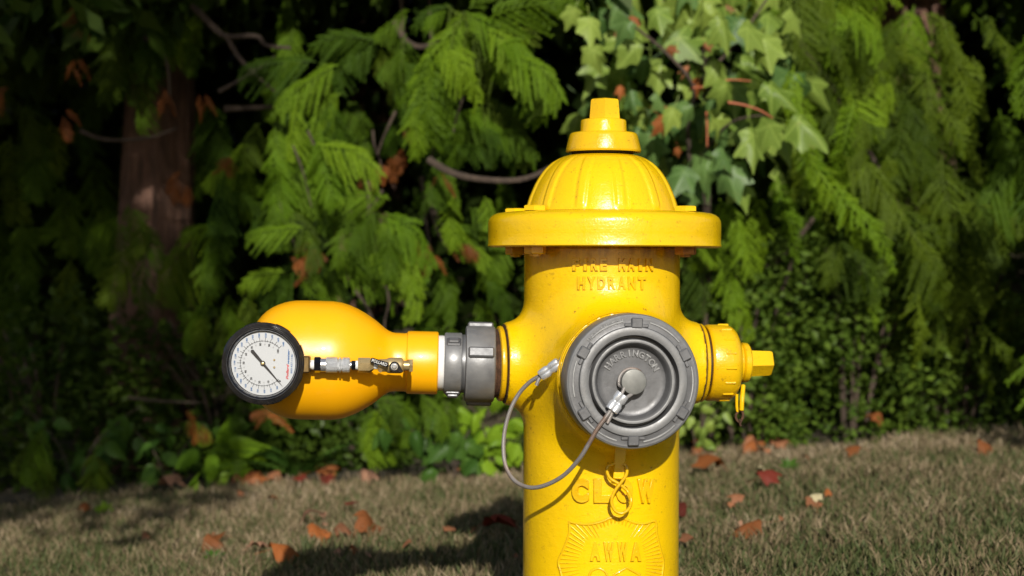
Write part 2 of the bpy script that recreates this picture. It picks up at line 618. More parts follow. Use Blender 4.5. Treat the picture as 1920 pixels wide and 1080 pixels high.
def soil_mat():
    t = NT('soil_and_thatch')
    v = t.coord()
    f = t.noise(v, 14, 8, 0.7)
    col = t.ramp(f, [(0.3, (0.030, 0.022, 0.012)), (0.55, (0.075, 0.060, 0.030)), (0.75, (0.13, 0.10, 0.055))])
    t.set(color=col, rough=0.95, normal=t.bump(t.noise(v, 60, 6, 0.7), 0.8, 0.02))
    return t.m


M['grass'] = grass_mat()
M['soil'] = soil_mat()

# ------------------------------------------------------------------ ground
def axis_steps(lo, hi, near_lo, near_hi, fine, coarse):
    a = list(np.arange(near_lo, near_hi + 1e-6, fine))
    x = near_hi
    st = fine
    while x < hi:
        st = min(st * 1.35, coarse); x += st; a.append(min(x, hi))
    x = near_lo
    st = fine
    while x > lo:
        st = min(st * 1.35, coarse); x -= st; a.insert(0, max(x, lo))
    return a


xs = axis_steps(-90, 90, -3, 3, 0.10, 8)
ys = axis_steps(-90, 120, -1.5, 6, 0.10, 8)
mb = MB()
for y in ys:
    for x in xs:
        mb.v.append((x, y, ground_z(x, y)))
nx = len(xs)
for j in range(len(ys) - 1):
    for i in range(nx - 1):
        a = j * nx + i
        mb.f.append((a, a + 1, a + nx + 1, a + nx))
tag(mb.build('ground', M['soil'], angle=180), kind='structure')


def point_attr(me, name, vals):
    at = me.attributes.new(name, 'FLOAT', 'POINT')
    at.data.foreach_set('value', np.asarray(vals, dtype=np.float32))


# ------------------------------------------------------------------ grass
def build_grass():
    rg = np.random.default_rng(5)
    n = 120000
    d = 2.2 + 2.9 * rg.random(n) ** 0.85           # distance from the camera
    u = (rg.random(n) * 2 - 1)
    y = CAM.y + d
    x = u * (0.42 * d + 0.25)
    keep = np.ones(n, bool)
    V, F, A = [], [], []
    for i in range(n):
        xi, yi = x[i], y[i]
        if (xi - 0.126) ** 2 + yi ** 2 < 0.128 ** 2:
            continue
        edge = 2.26 + 0.05 * math.sin(xi * 5) + 0.10 * mnoise.noise(Vector((xi * 4, 1, 2)))
        if yi > edge + 0.16 * rg.random() ** 2:
            continue
        z = ground_z(xi, yi)
        c = mnoise.noise(Vector((xi * 2.6, yi * 2.6, 0))) * 0.5 + mnoise.noise(Vector((xi * 8, yi * 8, 7))) * 0.28
        near = max(0.0, min(1.0, (yi - 0.9) / 1.2))
        dry = 0.38 + 0.20 * near + c * 0.62 + (rg.random() - 0.5) * 0.66
        dry = min(1, max(0, dry))
        h = (0.018 + 0.022 * rg.random()) * (1.0 + 0.5 * c)
        w = 0.0016 + 0.0014 * rg.random()
        a = rg.random() * 6.283
        ln = h * (0.15 + 0.75 * rg.random())
        la = rg.random() * 6.283
        ca, sa = math.cos(a) * w, math.sin(a) * w
        lx, ly = math.cos(la) * ln, math.sin(la) * ln
        k = len(V)
        V += [(xi - ca, yi - sa, z - 0.004), (xi + ca, yi + sa, z - 0.004),
              (xi + lx * .35 + ca * .8, yi + ly * .35 + sa * .8, z + h * .62), (xi + lx * .35 - ca * .8, yi + ly * .35 - sa * .8, z + h * .62),
              (xi + lx, yi + ly, z + h)]
        F += [(k, k + 1, k + 2, k + 3), (k + 3, k + 2, k + 4)]
        A += [dry] * 5
    me = bpy.data.meshes.new('grass')
    me.from_pydata(V, [], F)
    me.materials.append(M['grass'])
    point_attr(me, 'rnd', A)
    o = bpy.data.objects.new('grass', me)
    COL.objects.link(o)
    tag(o, 'short dry lawn grass, tan and green, sloping up to the hedge', 'grass', kind='stuff')


build_grass()

# ------------------------------------------------------------------ foliage meshes
def make_frond(seed, L, W, grav=0.0, mat=None):
    """One flat cedar spray: rachis along +X in the XY plane, side shoots that carry scaly branchlets."""
    r = random.Random(seed)
    V, F = [], []

    def strip(pts, w0, w1):
        n = len(pts)
        k = len(V)
        for i, p in enumerate(pts):
            q = pts[min(i + 1, n - 1)] - pts[max(i - 1, 0)]
            s = Vector((-q.y, q.x, 0)).normalized()
            w = w0 + (w1 - w0) * i / (n - 1)
            V.append(tuple(p + s * w)); V.append(tuple(p - s * w))
        for i in range(n - 1):
            F.append((k + 2 * i, k + 2 * i + 1, k + 2 * i + 3, k + 2 * i + 2))

    def rach(s):
        return Vector((L * (s - 0.10 * s * s), grav * L * 0.32 * s ** 1.8 + 0.02 * L * math.sin(5 * s + seed), -0.16 * L * s * s + 0.012 * math.sin(7 * s + seed)))

    strip([rach(i / 8) for i in range(9)], 0.0028, 0.001)
    n = 26
    for i in range(n):
        s = 0.05 + 0.93 * i / n + r.uniform(-.008, .008)
        p0 = rach(s)
        tg = (rach(s + .02) - rach(s)).normalized()
        side = 1 if i % 2 else -1
        prof = min(1.0, 0.35 + s / 0.28) * (1 - s) ** 0.62 + 0.10
        ls = W * prof * r.uniform(.62, 1.22)
        if grav:
            ls *= 1.15 if side * grav > 0 else 0.62
        ang = rad(58 - 22 * s + r.uniform(-7, 7)) * side
        d = Vector((tg.x * math.cos(ang) - tg.y * math.sin(ang), tg.x * math.sin(ang) + tg.y * math.cos(ang), tg.z + r.uniform(-.38, .22)))
        roll = r.uniform(-.8, .8)
        pts = []
        for q in range(5):
            tt = q / 4
            pts.append(p0 + d * ls * tt + Vector((tg.x * ls * .22 * tt * tt, grav * ls * .30 * tt * tt + tg.y * ls * .2 * tt * tt, -ls * .22 * tt * tt)))
        strip(pts, 0.0022, 0.0012)
        m = max(4, int(ls / 0.0066))
        for j in range(m):
            tt = 0.10 + 0.90 * (j + 0.5) / m
            a = int(tt * 3.999); fr = tt * 4 - a
            b = pts[a].lerp(pts[a + 1], fr)
            dd = (pts[a + 1] - pts[a]).normalized()
            for sd in (-1, 1):
                l2 = (0.0140 * (1 - 0.6 * tt) + 0.0065) * r.uniform(.7, 1.2) * min(1, ls / 0.05 + .3)
                an = rad(36 + r.uniform(-8, 8)) * sd
                e = Vector((dd.x * math.cos(an) - dd.y * math.sin(an), dd.x * math.sin(an) + dd.y * math.cos(an), dd.z - .10 + roll * sd + r.uniform(-.16, .16)))
                nrm = Vector((-e.y, e.x, r.uniform(-.5, .5))) * 0.0023
                k = len(V)
                V.extend([tuple(b), tuple(b + e * l2 * .55 + nrm), tuple(b + e * l2), tuple(b + e * l2 * .55 - nrm)])
                F.append((k, k + 1, k + 2, k + 3))
    me = bpy.data.meshes.new('spray')
    me.from_pydata(V, [], F)
    me.materials.append(mat or M['cedar'])
    me.update()
    return me


FR0 = [make_frond(s, 0.30, 0.108, 0.0) for s in (1, 2, 3)]
FRR = [make_frond(s, 0.30, 0.118, -1.0) for s in (4, 5, 6)]     # bends down when it points right
FRL = [make_frond(s, 0.30, 0.118, 1.0) for s in (7, 8, 9)]      # bends down when it points left
FRS = [make_frond(s, 0.34, 0.060, 0.0) for s in (10, 11)]       # long narrow hanging spray


def put_frond(tree, pos, ang, size, mat, r, narrow=False, face=None):
    """ang: direction seen from the road, degrees, 0 right, -90 straight down."""
    d = Vector((math.cos(rad(ang)), r.uniform(-.35, .15), math.sin(rad(ang)))).normalized()
    nrm = face if face is not None else Vector((r.uniform(-.45, .45), -1.0, r.uniform(.05, .75)))
    nrm = (nrm - d * nrm.dot(d)).normalized()
    Y = nrm.cross(d)
    c = math.cos(rad(ang))
    if narrow:
        me = r.choice(FRS)
    elif abs(c) < 0.35:
        me = r.choice(FR0)
    else:
        me = r.choice(FRR if c > 0 else FRL)
    o = inst('spray', me, tree, mat)
    sc = size / 0.29
    m = Matrix(((d.x, Y.x, nrm.x), (d.y, Y.y, nrm.y), (d.z, Y.z, nrm.z))).to_4x4()
    o.matrix_local = Matrix.Translation(pos - tree.location) @ m @ Matrix.Scale(sc, 4)
    return o


def px_size(px, y):
    return px * (y - CAM.y) / FPX


def trunk(name, parent, base, top, r0, r1, m, seed=0, flutes=7, kids=14):
    """A tapered, fluted, slightly wandering stem in its parent's coordinates."""
    r = random.Random(seed)
    mb = MB()
    base, top = Vector(base), Vector(top)
    segs = 40 if r0 > .05 else 10
    rows = []
    n = kids
    ph = [r.uniform(0, 6.28) for _ in range(3)]
    for i in range(n + 1):
        s = i / n
        p = base.lerp(top, s)
        p += Vector((math.sin(s * 4 + ph[0]), math.cos(s * 3.4 + ph[1]), 0)) * r0 * 0.25 * s
        rr = r0 + (r1 - r0) * s
        if r0 > .05:
            rr += r0 * 0.55 * math.exp(-s * n / 1.6)
        row = []
        for k in range(segs):
            a = 2 * math.pi * k / segs
            w = 1 + (0.10 * math.cos(flutes * a + ph[2] + s * 2) + 0.05 * math.sin(13 * a + s * 3) if r0 > .05 else 0)
            mb.v.append((p.x + math.cos(a) * rr * w, p.y + math.sin(a) * rr * w, p.z))
            row.append(len(mb.v) - 1)
        rows.append(row)
    for A, B in zip(rows, rows[1:]):
        for k in range(segs):
            k2 = (k + 1) % segs
            mb.f.append((A[k], A[k2], B[k2], B[k]))
    return mb.build(name, m, parent, angle=60)


def branch(tree, pts_px, r_px, y=None, m=None):
    """A bare limb through points (px, py, y)."""
    pts = [P(a, b, c) - tree.location for (a, b, c) in pts_px]
    pts = spline(pts, 5)
    n = len(pts)
    yy = pts_px[0][2]
    rr = [px_size(r_px, yy) / 2 * (1 - 0.55 * i / (n - 1)) for i in range(n)]
    mb = MB().tube(pts, rr, 8)
    return mb.build('branch', m or M['twig'], tree)


# ------------------------------------------------------------------ the cedars
rc = random.Random(77)

gl = P(275, 900, 3.15)
cedar = thing('cedar_tree', 'cedar with a fissured brown trunk and drooping sprays on the left', 'tree', (gl.x, 3.15, ground_z(gl.x, 3.15)))
trunk('trunk', cedar, (0, 0, -0.05), (0.12, 0.1, 4.2), 0.115, 0.06, M['bark'], 3)

# (px, py, angle, length px, depth, material key)
SPR = [
    # big bright bough above the hydrant's left
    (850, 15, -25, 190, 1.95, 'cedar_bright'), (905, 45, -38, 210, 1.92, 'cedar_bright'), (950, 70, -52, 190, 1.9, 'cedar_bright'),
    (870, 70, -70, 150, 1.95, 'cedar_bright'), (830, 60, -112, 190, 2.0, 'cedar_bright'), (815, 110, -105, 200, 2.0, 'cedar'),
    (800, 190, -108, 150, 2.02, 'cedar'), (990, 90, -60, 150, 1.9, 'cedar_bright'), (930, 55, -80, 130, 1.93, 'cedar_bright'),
    (840, 20, -150, 90, 2.0, 'cedar'), (775, 60, -120, 150, 2.2, 'cedar'), (745, 80, -150, 150, 2.2, 'cedar'), (700, 80, -160, 180, 2.25, 'cedar'),
    (720, 90, -95, 120, 2.2, 'cedar'), (660, 95, -130, 160, 2.2, 'cedar'), (620, 110, -165, 150, 2.25, 'cedar'),
    (860, 210, -35, 170, 2.05, 'cedar_bright'), (900, 250, -30, 150, 2.05, 'cedar_bright'), (850, 250, -75, 120, 2.1, 'cedar'),
    (830, 330, -45, 150, 2.1, 'cedar'), (880, 390, -40, 130, 2.1, 'cedar'), (850, 360, -80, 110, 2.15, 'cedar'),
    # middle boughs
    (640, 190, -140, 190, 2.15, 'cedar'), (590, 230, -150, 170, 2.15, 'cedar'), (560, 240, -110, 190, 2.1, 'cedar_bright'), (520, 270, -75, 170, 2.1, 'cedar_bright'),
    (610, 250, -70, 170, 2.1, 'cedar_bright'), (640, 290, -95, 150, 2.15, 'cedar'), (540, 330, -120, 150, 2.15, 'cedar_bright'), (480, 300, -140, 150, 2.2, 'cedar'),
    (500, 360, -85, 150, 2.15, 'cedar'), (440, 340, -110, 170, 2.2, 'cedar'), (420, 400, -80, 160, 2.2, 'cedar'), (570, 420, -60, 140, 2.15, 'cedar'),
    (690, 420, -30, 170, 2.05, 'cedar_bright'), (700, 415, -150, 150, 2.05, 'cedar_bright'), (690, 430, -75, 150, 2.05, 'cedar_bright'), (660, 440, -115, 130, 2.1, 'cedar'),
    (720, 460, -45, 150, 2.05, 'cedar_bright'), (650, 480, -20, 160, 2.1, 'cedar'), (600, 470, -125, 130, 2.1, 'cedar'), (740, 500, -80, 120, 2.1, 'cedar'),
    (560, 490, -160, 150, 2.15, 'cedar'), (520, 510, -95, 110, 2.2, 'cedar'), (840, 420, -15, 140, 2.2, 'cedar'), (860, 470, -35, 130, 2.2, 'cedar'),
    (850, 520, -70, 110, 2.2, 'cedar'), (900, 500, -50, 120, 2.2, 'cedar'), (930, 430, -100, 120, 2.2, 'cedar'),
    # left boughs
    (390, 430, -150, 190, 2.3, 'cedar'), (340, 460, -140, 170, 2.3, 'cedar'), (300, 470, -100, 140, 2.35, 'cedar'), (400, 470, -95, 130, 2.3, 'cedar'),
    (420, 560, -130, 150, 2.3, 'cedar'), (380, 600, -110, 140, 2.3, 'cedar'), (430, 600, -75, 130, 2.25, 'cedar'), (350, 640, -140, 130, 2.35, 'cedar'),
    (240, 390, -150, 130, 2.5, 'cedar'), (180, 400, -100, 140, 2.5, 'cedar'), (120, 470, -110, 160, 2.5, 'cedar'), (60, 520, -95, 170, 2.5, 'cedar'),
    (150, 560, -80, 150, 2.5, 'cedar'), (40, 610, -120, 150, 2.5, 'cedar'), (240, 560, -120, 120, 2.5, 'cedar'), (330, 0, -80, 150, 2.2, 'cedar_bright'),
    (350, 10, -105, 130, 2.2, 'cedar'), (230, 10, -70, 130, 2.3, 'cedar'), (250, 40, -60, 110, 2.3, 'cedar_right'), (30, 180, -95, 190, 2.4, 'cedar_right'),
    (60, 230, -85, 190, 2.4, 'cedar_right'), (10, 260, -80, 200, 2.4, 'cedar_right'), (110, 250, -95, 170, 2.45, 'cedar_right'), (90, 90, -110, 150, 2.5, 'cedar'),
    (170, 60, -85, 150, 2.5, 'cedar'), (20, 40, -80, 160, 2.5, 'cedar'), (200, 130, -90, 140, 2.5, 'cedar'), (-40, 320, -90, 180, 2.4, 'cedar_right'),
    # over the trunk's top
    (230, -20, -95, 190, 1.9, 'cedar'), (270, 10, -85, 180, 1.9, 'cedar'), (310, -10, -80, 190, 1.9, 'cedar'), (340, 60, -95, 150, 1.9, 'cedar'), (250, 110, -100, 110, 1.9, 'cedar'),
    (215, 80, -80, 150, 1.9, 'cedar'), (300, 90, -90, 100, 1.9, 'cedar'), (205, 400, -85, 150, 1.9, 'cedar'), (290, 440, -80, 150, 1.9, 'cedar'), (250, 470, -95, 150, 1.9, 'cedar'),
    # low hanging
    (740, 750, -80, 120, 2.1, 'cedar_bright'), (770, 740, -110, 110, 2.1, 'cedar'), (800, 745, -60, 110, 2.1, 'cedar'), (700, 760, -120, 100, 2.15, 'cedar'),
    (330, 700, -90, 130, 2.4, 'cedar'), (270, 720, -100, 130, 2.4, 'cedar'), (210, 700, -80, 140, 2.5, 'cedar'), (130, 740, -90, 140, 2.5, 'cedar'),
    (90, 850, -95, 130, 2.3, 'cedar_right'), (70, 830, -80, 120, 2.3, 'cedar'), (420, 780, -85, 110, 2.35, 'cedar'), (180, 840, -85, 120, 2.4, 'cedar'),
    (460, 560, -60, 120, 2.25, 'cedar'), (790, 590, -95, 120, 2.3, 'cedar'), (900, 580, -85, 120, 2.3, 'cedar'), (840, 600, -75, 120, 2.3, 'cedar'),
]
gc = P(690, 880, 4.3)
cedar_mid = thing('cedar_tree', 'cedar in the middle whose bright sprays hang above the orange diffuser', 'tree', (gc.x, 4.3, ground_z(gc.x, 4.3)))
trunk('trunk', cedar_mid, (0, 0, -0.05), (0.05, 0.15, 4.2), 0.10, 0.05, M['bark'], 13)
for (a, b, ang, s, y, mk) in SPR:
    tree = cedar if a < 420 else cedar_mid
    if a < 360 and b < 800:
        y = y + 0.70
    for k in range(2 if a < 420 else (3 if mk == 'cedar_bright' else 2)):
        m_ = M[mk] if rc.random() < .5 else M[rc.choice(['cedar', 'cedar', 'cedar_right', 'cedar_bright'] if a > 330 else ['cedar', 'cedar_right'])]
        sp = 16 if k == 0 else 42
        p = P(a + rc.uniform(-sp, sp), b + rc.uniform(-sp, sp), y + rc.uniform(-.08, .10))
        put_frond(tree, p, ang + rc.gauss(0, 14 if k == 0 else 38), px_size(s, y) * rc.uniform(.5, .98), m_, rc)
# a thinner second layer behind, with gaps
for i in range(210):
    a = rc.uniform(-220, 1080)
    b = rc.uniform(-200, 800)
    y = rc.uniform(2.5, 3.3)
    if 180 < a < 350 and 150 < b < 520:
        y = rc.uniform(3.4, 3.7)
    if a < 380:
        y = rc.uniform(3.2, 3.7)
    if mnoise.noise(Vector((a * .008, b * .008, 4))) < 0.0:
        continue
    put_frond(cedar if a < 420 else cedar_mid, P(a, b, y), -90 + rc.gauss(0, 38), px_size(rc.uniform(90, 160), y), M['cedar'], rc)
# browned sprays
for (a, b, ang, s) in [(300, 170, -110, 60), (385, 180, -80, 55), (760, 235, -100, 70), (745, 285, -110, 60), (830, 320, -125, 50), (330, 330, -130, 60),
                       (440, 290, -150, 60), (360, 350, -140, 50), (560, 470, -20, 50), (585, 480, -150, 60), (600, 475, -80, 45), (795, 460, -85, 60),
                       (815, 465, -95, 60), (850, 460, -20, 55), (355, 780, -75, 70), (385, 800, -80, 50), (490, 770, -60, 60), (510, 775, -120, 50),
                       (155, 15, -130, 60), (20, 170, -170, 60), (130, 210, -60, 60), (720, 310, -80, 50), (460, 640, -80, 50), (140, 120, -70, 50), (690, 340, -95, 45)]:
    y = 2.12
    for k in range(3 if b < 700 else 2):
        put_frond(cedar if a < 420 else cedar_mid, P(a + rc.uniform(-14, 14), b + rc.uniform(-12, 12), y), ang + rc.gauss(0, 28), px_size(min(s, 58) * rc.uniform(.55, 1.0), y), M['cedar_dead'], rc, narrow=rc.random() < .5)
for pts, r in [([(360, 10, 2.4), (400, 50, 2.38), (425, 68, 2.36), (480, 68, 2.3), (500, 85, 2.3), (545, 90, 2.3)], 14),
               ([(425, 68, 2.36), (450, 110, 2.35), (490, 150, 2.33), (520, 175, 2.33)], 11),
               ([(410, 172, 2.3), (450, 150, 2.3), (490, 125, 2.3), (515, 105, 2.3)], 9),
               ([(740, 40, 2.4), (760, 75, 2.38), (790, 88, 2.36), (820, 75, 2.34), (860, 40, 2.3)], 13),
               ([(805, 300, 1.95), (850, 325, 1.9), (910, 337, 1.86), (985, 335, 1.85), (1060, 300, 1.9), (1110, 280, 2.0)], 15),
               ([(150, 245, 2.6), (200, 262, 2.6), (280, 258, 2.6), (330, 240, 2.6)], 9),
               ([(270, 70, 2.5), (300, 90, 2.5), (315, 130, 2.5), (318, 180, 2.5)], 10),
               ([(752, -10, 2.6), (755, 70, 2.6), (748, 140, 2.6)], 9), ([(805, -10, 2.7), (808, 60, 2.7), (812, 90, 2.7)], 9),
               ([(690, 340, 2.4), (692, 380, 2.4), (690, 420, 2.4)], 12), ([(790, 330, 2.5), (800, 420, 2.5), (808, 480, 2.4)], 9),
               ([(420, 204, 2.6), (460, 203, 2.6), (520, 200, 2.6)], 14), ([(660, 400, 2.5), (620, 370, 2.5), (600, 330, 2.6)], 7),
               ([(240, 745, 2.6), (300, 752, 2.6), (380, 755, 2.6)], 7), ([(730, 470, 2.4), (740, 540, 2.4), (745, 590, 2.4)], 8),
               ([(700, 455, 2.1), (725, 500, 2.1), (750, 540, 2.1)], 7), ([(800, 360, 2.4), (815, 420, 2.4), (840, 470, 2.35)], 8)]:
    branch(cedar if pts[0][0] < 500 else cedar_mid, pts, r)
for i in range(16):
    a = rc.uniform(520, 960); b = rc.uniform(150, 600); y = rc.uniform(1.95, 2.3)
    dx, dy = rc.uniform(-50, 50), rc.uniform(50, 120)
    branch(cedar_mid, [(a, b, y), (a + dx * .3 + rc.uniform(-10, 10), b + dy * .4, y), (a + dx * .8, b + dy * .75, y + .03), (a + dx, b + dy, y + .03)], rc.uniform(4, 7))

gr = P(1720, 850, 3.3)
cedar2 = thing('cedar_tree', 'cedar on the right with long olive sprays hanging behind the maple leaves', 'tree', (gr.x, 3.3, ground_z(gr.x, 3.3)))
trunk('trunk', cedar2, (0, 0, -0.05), (-0.1, 0.1, 4.5), 0.13, 0.07, M['bark'], 9)
for i in range(205):
    # a slanting mass from the upper left to the lower right
    s = rc.random()
    a = 1440 + 330 * s + rc.gauss(0, 75) + rc.uniform(0, 140) * (1 - s)
    b = -20 + 560 * s + rc.gauss(0, 70)
    y = 2.15 + 0.55 * rc.random()
    bright = 'cedar_bright' if (rc.random() < .22 and a < 1700) else 'cedar_right'
    put_frond(cedar2, P(a, b, y), -66 + rc.gauss(0, 26), px_size(rc.uniform(95, 180), y), M[bright], rc, narrow=rc.random() < .4)
for i in range(70):
    a = rc.uniform(1380, 2050); b = rc.uniform(-150, 640); y = rc.uniform(2.7, 3.3)
    if mnoise.noise(Vector((a * .008, b * .008, 9))) < -0.1 and i > 20:
        continue
    put_frond(cedar2, P(a, b, y), -80 + rc.gauss(0, 30), px_size(rc.uniform(130, 200), y), M['cedar'], rc)
for (a, b, ang, s, y) in [(1760, 60, -60, 180, 2.3), (1800, 120, -80, 170, 2.3), (1770, 190, -70, 160, 2.3), (1830, 20, -50, 170, 2.4), (1740, 110, -90, 150, 2.3),
                          (1860, 30, -70, 130, 2.4), (1720, 240, -75, 140, 2.35), (1790, 330, -40, 160, 2.3), (1850, 300, -60, 160, 2.35), (1880, 350, -70, 150, 2.3),
                          (1310, 400, -70, 110, 2.1), (1350, 370, -50, 120, 2.1), (1330, 420, -100, 100, 2.15), (1390, 400, -80, 130, 2.2), (1420, 360, -80, 150, 2.2),
                          (1460, 330, -80, 160, 2.2), (1300, 480, -60, 120, 2.2), (1350, 470, -70, 120, 2.2), (1300, 540, -80, 110, 2.3), (1360, 545, -40, 110, 2.2),
                          (1500, 170, -85, 170, 2.05), (1510, 230, -80, 180, 2.05), (1530, 300, -60, 190, 2.05), (1570, 340, -55, 190, 2.05), (1490, 120, -95, 150, 2.1)]:
    put_frond(cedar2, P(a, b, y), ang, px_size(s, y), M['cedar_bright' if 1300 < a < 1600 else 'cedar_right'], rc, narrow=a > 1400)
for pts, r in [([(1440, 500, 2.5), (1480, 470, 2.45), (1510, 430, 2.4), (1535, 395, 2.4)], 14), ([(1470, 20, 2.2), (1500, 85, 2.2), (1530, 130, 2.2)], 12),
               ([(1490, 60, 2.3), (1600, 230, 2.3), (1700, 420, 2.3), (1760, 560, 2.3)], 12)]:
    branch(cedar2, pts, r)

def upper_crown(tree, x0, x1, n, seed):  # unseen boughs, added to shade the deeper foliage behind
    """The tree's dense upper boughs, above the frame and leaning out over the lower ones."""
    r = np.random.default_rng(seed)
    x = r.uniform(x0, x1, n)
    h = r.random(n)
    z = 1.34 + 2.6 * h + 0.10 * np.sin(x * 3.1 + seed) + 0.075 * x
    y = 2.05 + 0.15 * np.sin(x * 2.3 + seed) + 1.3 * r.random(n) + 0.25 * h
    p = np.stack([x, y, z], 1) - np.array(tree.location)
    d = r.normal(0, 1, (n, 3)); d[:, 2] -= .8; d /= np.linalg.norm(d, axis=1)[:, None]
    e = np.cross(d, r.normal(0, 1, (n, 3))); e /= np.linalg.norm(e, axis=1)[:, None]
    l = r.uniform(.07, .15, n)[:, None]
    V = np.stack([p, p + d * l * .5 + e * l * .2, p + d * l, p + d * l * .5 - e * l * .2], 1).reshape(-1, 3)
    me = bpy.data.meshes.new('upper_crown')
    me.from_pydata(V.tolist(), [], np.arange(n * 4).reshape(-1, 4).tolist())
    me.materials.append(M['shrub'])
    point_attr(me, 'rnd', np.repeat(r.random(n), 4))
    o = inst('upper_crown', me, tree)
    o['kind'] = 'stuff'


upper_crown(cedar, -3.2, -1.0, 16000, 2)
upper_crown(cedar_mid, -1.1, 0.25, 11000, 3)
upper_crown(cedar2, 0.0, 3.2, 22000, 5)
gq = P(2250, 850, 2.5)
cedar3 = thing('cedar_tree', 'cedar whose dark sprays hang at the right edge of the hedge', 'tree', (gq.x, 2.6, ground_z(gq.x, 2.6)))
trunk('trunk', cedar3, (0, 0, -0.05), (-0.1, 0.1, 4.2), 0.12, 0.06, M['bark'], 21)
for i in range(150):
    a = rc.uniform(1960, 2600); b = rc.uniform(-350, 800); y = rc.uniform(1.5, 2.5)
    put_frond(cedar3, P(a, b, y), -85 + rc.gauss(0, 30), px_size(rc.uniform(170, 260), y), M['cedar'], rc)

# ------------------------------------------------------------------ broad leaves
def leaf_outline(lobes, seed, n_teeth=1):
    """Half-angle/length pairs of a lobed leaf -> 2-D outline, stalk at the origin, tip along +X, about 1 long."""
    pts = []
    for i, (a, l) in enumerate(lobes):
        pts.append((a, l))
    return [(0.30 + 0.0 + l * math.cos(rad(a)) if False else l * math.cos(rad(a)) + 0.28, l * math.sin(rad(a))) for a, l in pts]


def make_leaf(name, kind, seed, mat, curl=0.15, fold=0.12):
    r = random.Random(seed)
    if kind == 'maple':
        half = [(0, .76), (7, .63), (14, .55), (21, .49), (29, .45), (37, .47), (45, .53), (53, .62), (60, .54), (70, .46), (82, .37),
                (95, .37), (108, .43), (118, .38), (135, .30), (160, .25)]
    elif kind == 'oval':
        half = [(0, .70), (15, .52), (32, .42), (55, .36), (85, .32), (120, .29), (150, .27)]
    else:   # toothed bramble leaflet
        half = [(0, .72), (10, .58), (14, .60), (24, .48), (30, .50), (44, .40), (52, .43), (75, .36), (84, .38), (110, .31), (140, .28)]
    ang = [(-a, l * r.uniform(.92, 1.06)) for a, l in half[::-1]][:-1] + [(a, l * r.uniform(.92, 1.06)) for a, l in half]
    out = [(l * math.cos(rad(a)) + .28, l * math.sin(rad(a))) for a, l in ang]
    c = (0.28, 0.0)

    def bend(x, y):
        z = -curl * (x - .28) * abs(x - .28) * 1.6 - fold * abs(y) * 0.9 + 0.05 * math.sin(x * 7 + seed) * y * 2 + 0.25 * curl * math.sin(y * 6 + seed)
        return (x, y, z)
    V = [bend(*c)]
    n = len(out)
    mid = [bend(c[0] + (x - c[0]) * .55, c[1] + (y - c[1]) * .55) for x, y in out]
    V += mid + [bend(x, y) for x, y in out]
    F = []
    for i in range(n - 1):
        F.append((0, 1 + i, 2 + i))
        F.append((1 + i, 1 + n + i, 2 + n + i, 2 + i))
    F.append((0, n, 1)); F.append((n, 2 * n, n + 1, 1))
    # stalk
    k = len(V)
    w = .012
    V += [(0.05, -w, 0.0), (0.05, w, 0.0), (-.45, w, -.10), (-.45, -w, -.10)]
    F.append((k, k + 1, k + 2, k + 3))
    me = bpy.data.meshes.new(name)
    me.from_pydata(V, [], F)
    me.materials.append(mat)
    me.shade_smooth()
    me.update()
    return me


MAPLE = [make_leaf('leaf', 'maple', s, M['maple'], c, f) for s, c, f in ((1, .25, .15), (2, .4, .3), (3, .15, .4), (4, .5, .1))]
OVAL = [make_leaf('leaf', 'oval', s, M['lime'], c, f) for s, c, f in ((5, .3, .2), (6, .5, .35))]
TOOTH = [make_leaf('leaf', 'tooth', s, M['fern'], c, f) for s, c, f in ((7, .3, .2), (8, .45, .3))]


def put_leaf(parent, me, pos, ang, size, mat, r, up=0.5, name='leaf', nrm=None):
    d = Vector((math.cos(rad(ang)), r.uniform(-.5, .2), math.sin(rad(ang)))).normalized()
    if nrm is None:
        nrm = Vector((r.uniform(-.6, .6), -1, up + r.uniform(-.4, .5)))
    nrm = (nrm - d * nrm.dot(d)).normalized()
    Y = nrm.cross(d)
    o = inst(name, me, parent, mat)
    m = Matrix(((d.x, Y.x, nrm.x), (d.y, Y.y, nrm.y), (d.z, Y.z, nrm.z))).to_4x4()
    base = parent.location if parent is not None else Vector((0, 0, 0))
    o.matrix_local = Matrix.Translation(pos - base) @ m @ Matrix.Diagonal((size, size * r.uniform(.68, 1.0), size * r.uniform(.5, 2.2), 1))
    return o


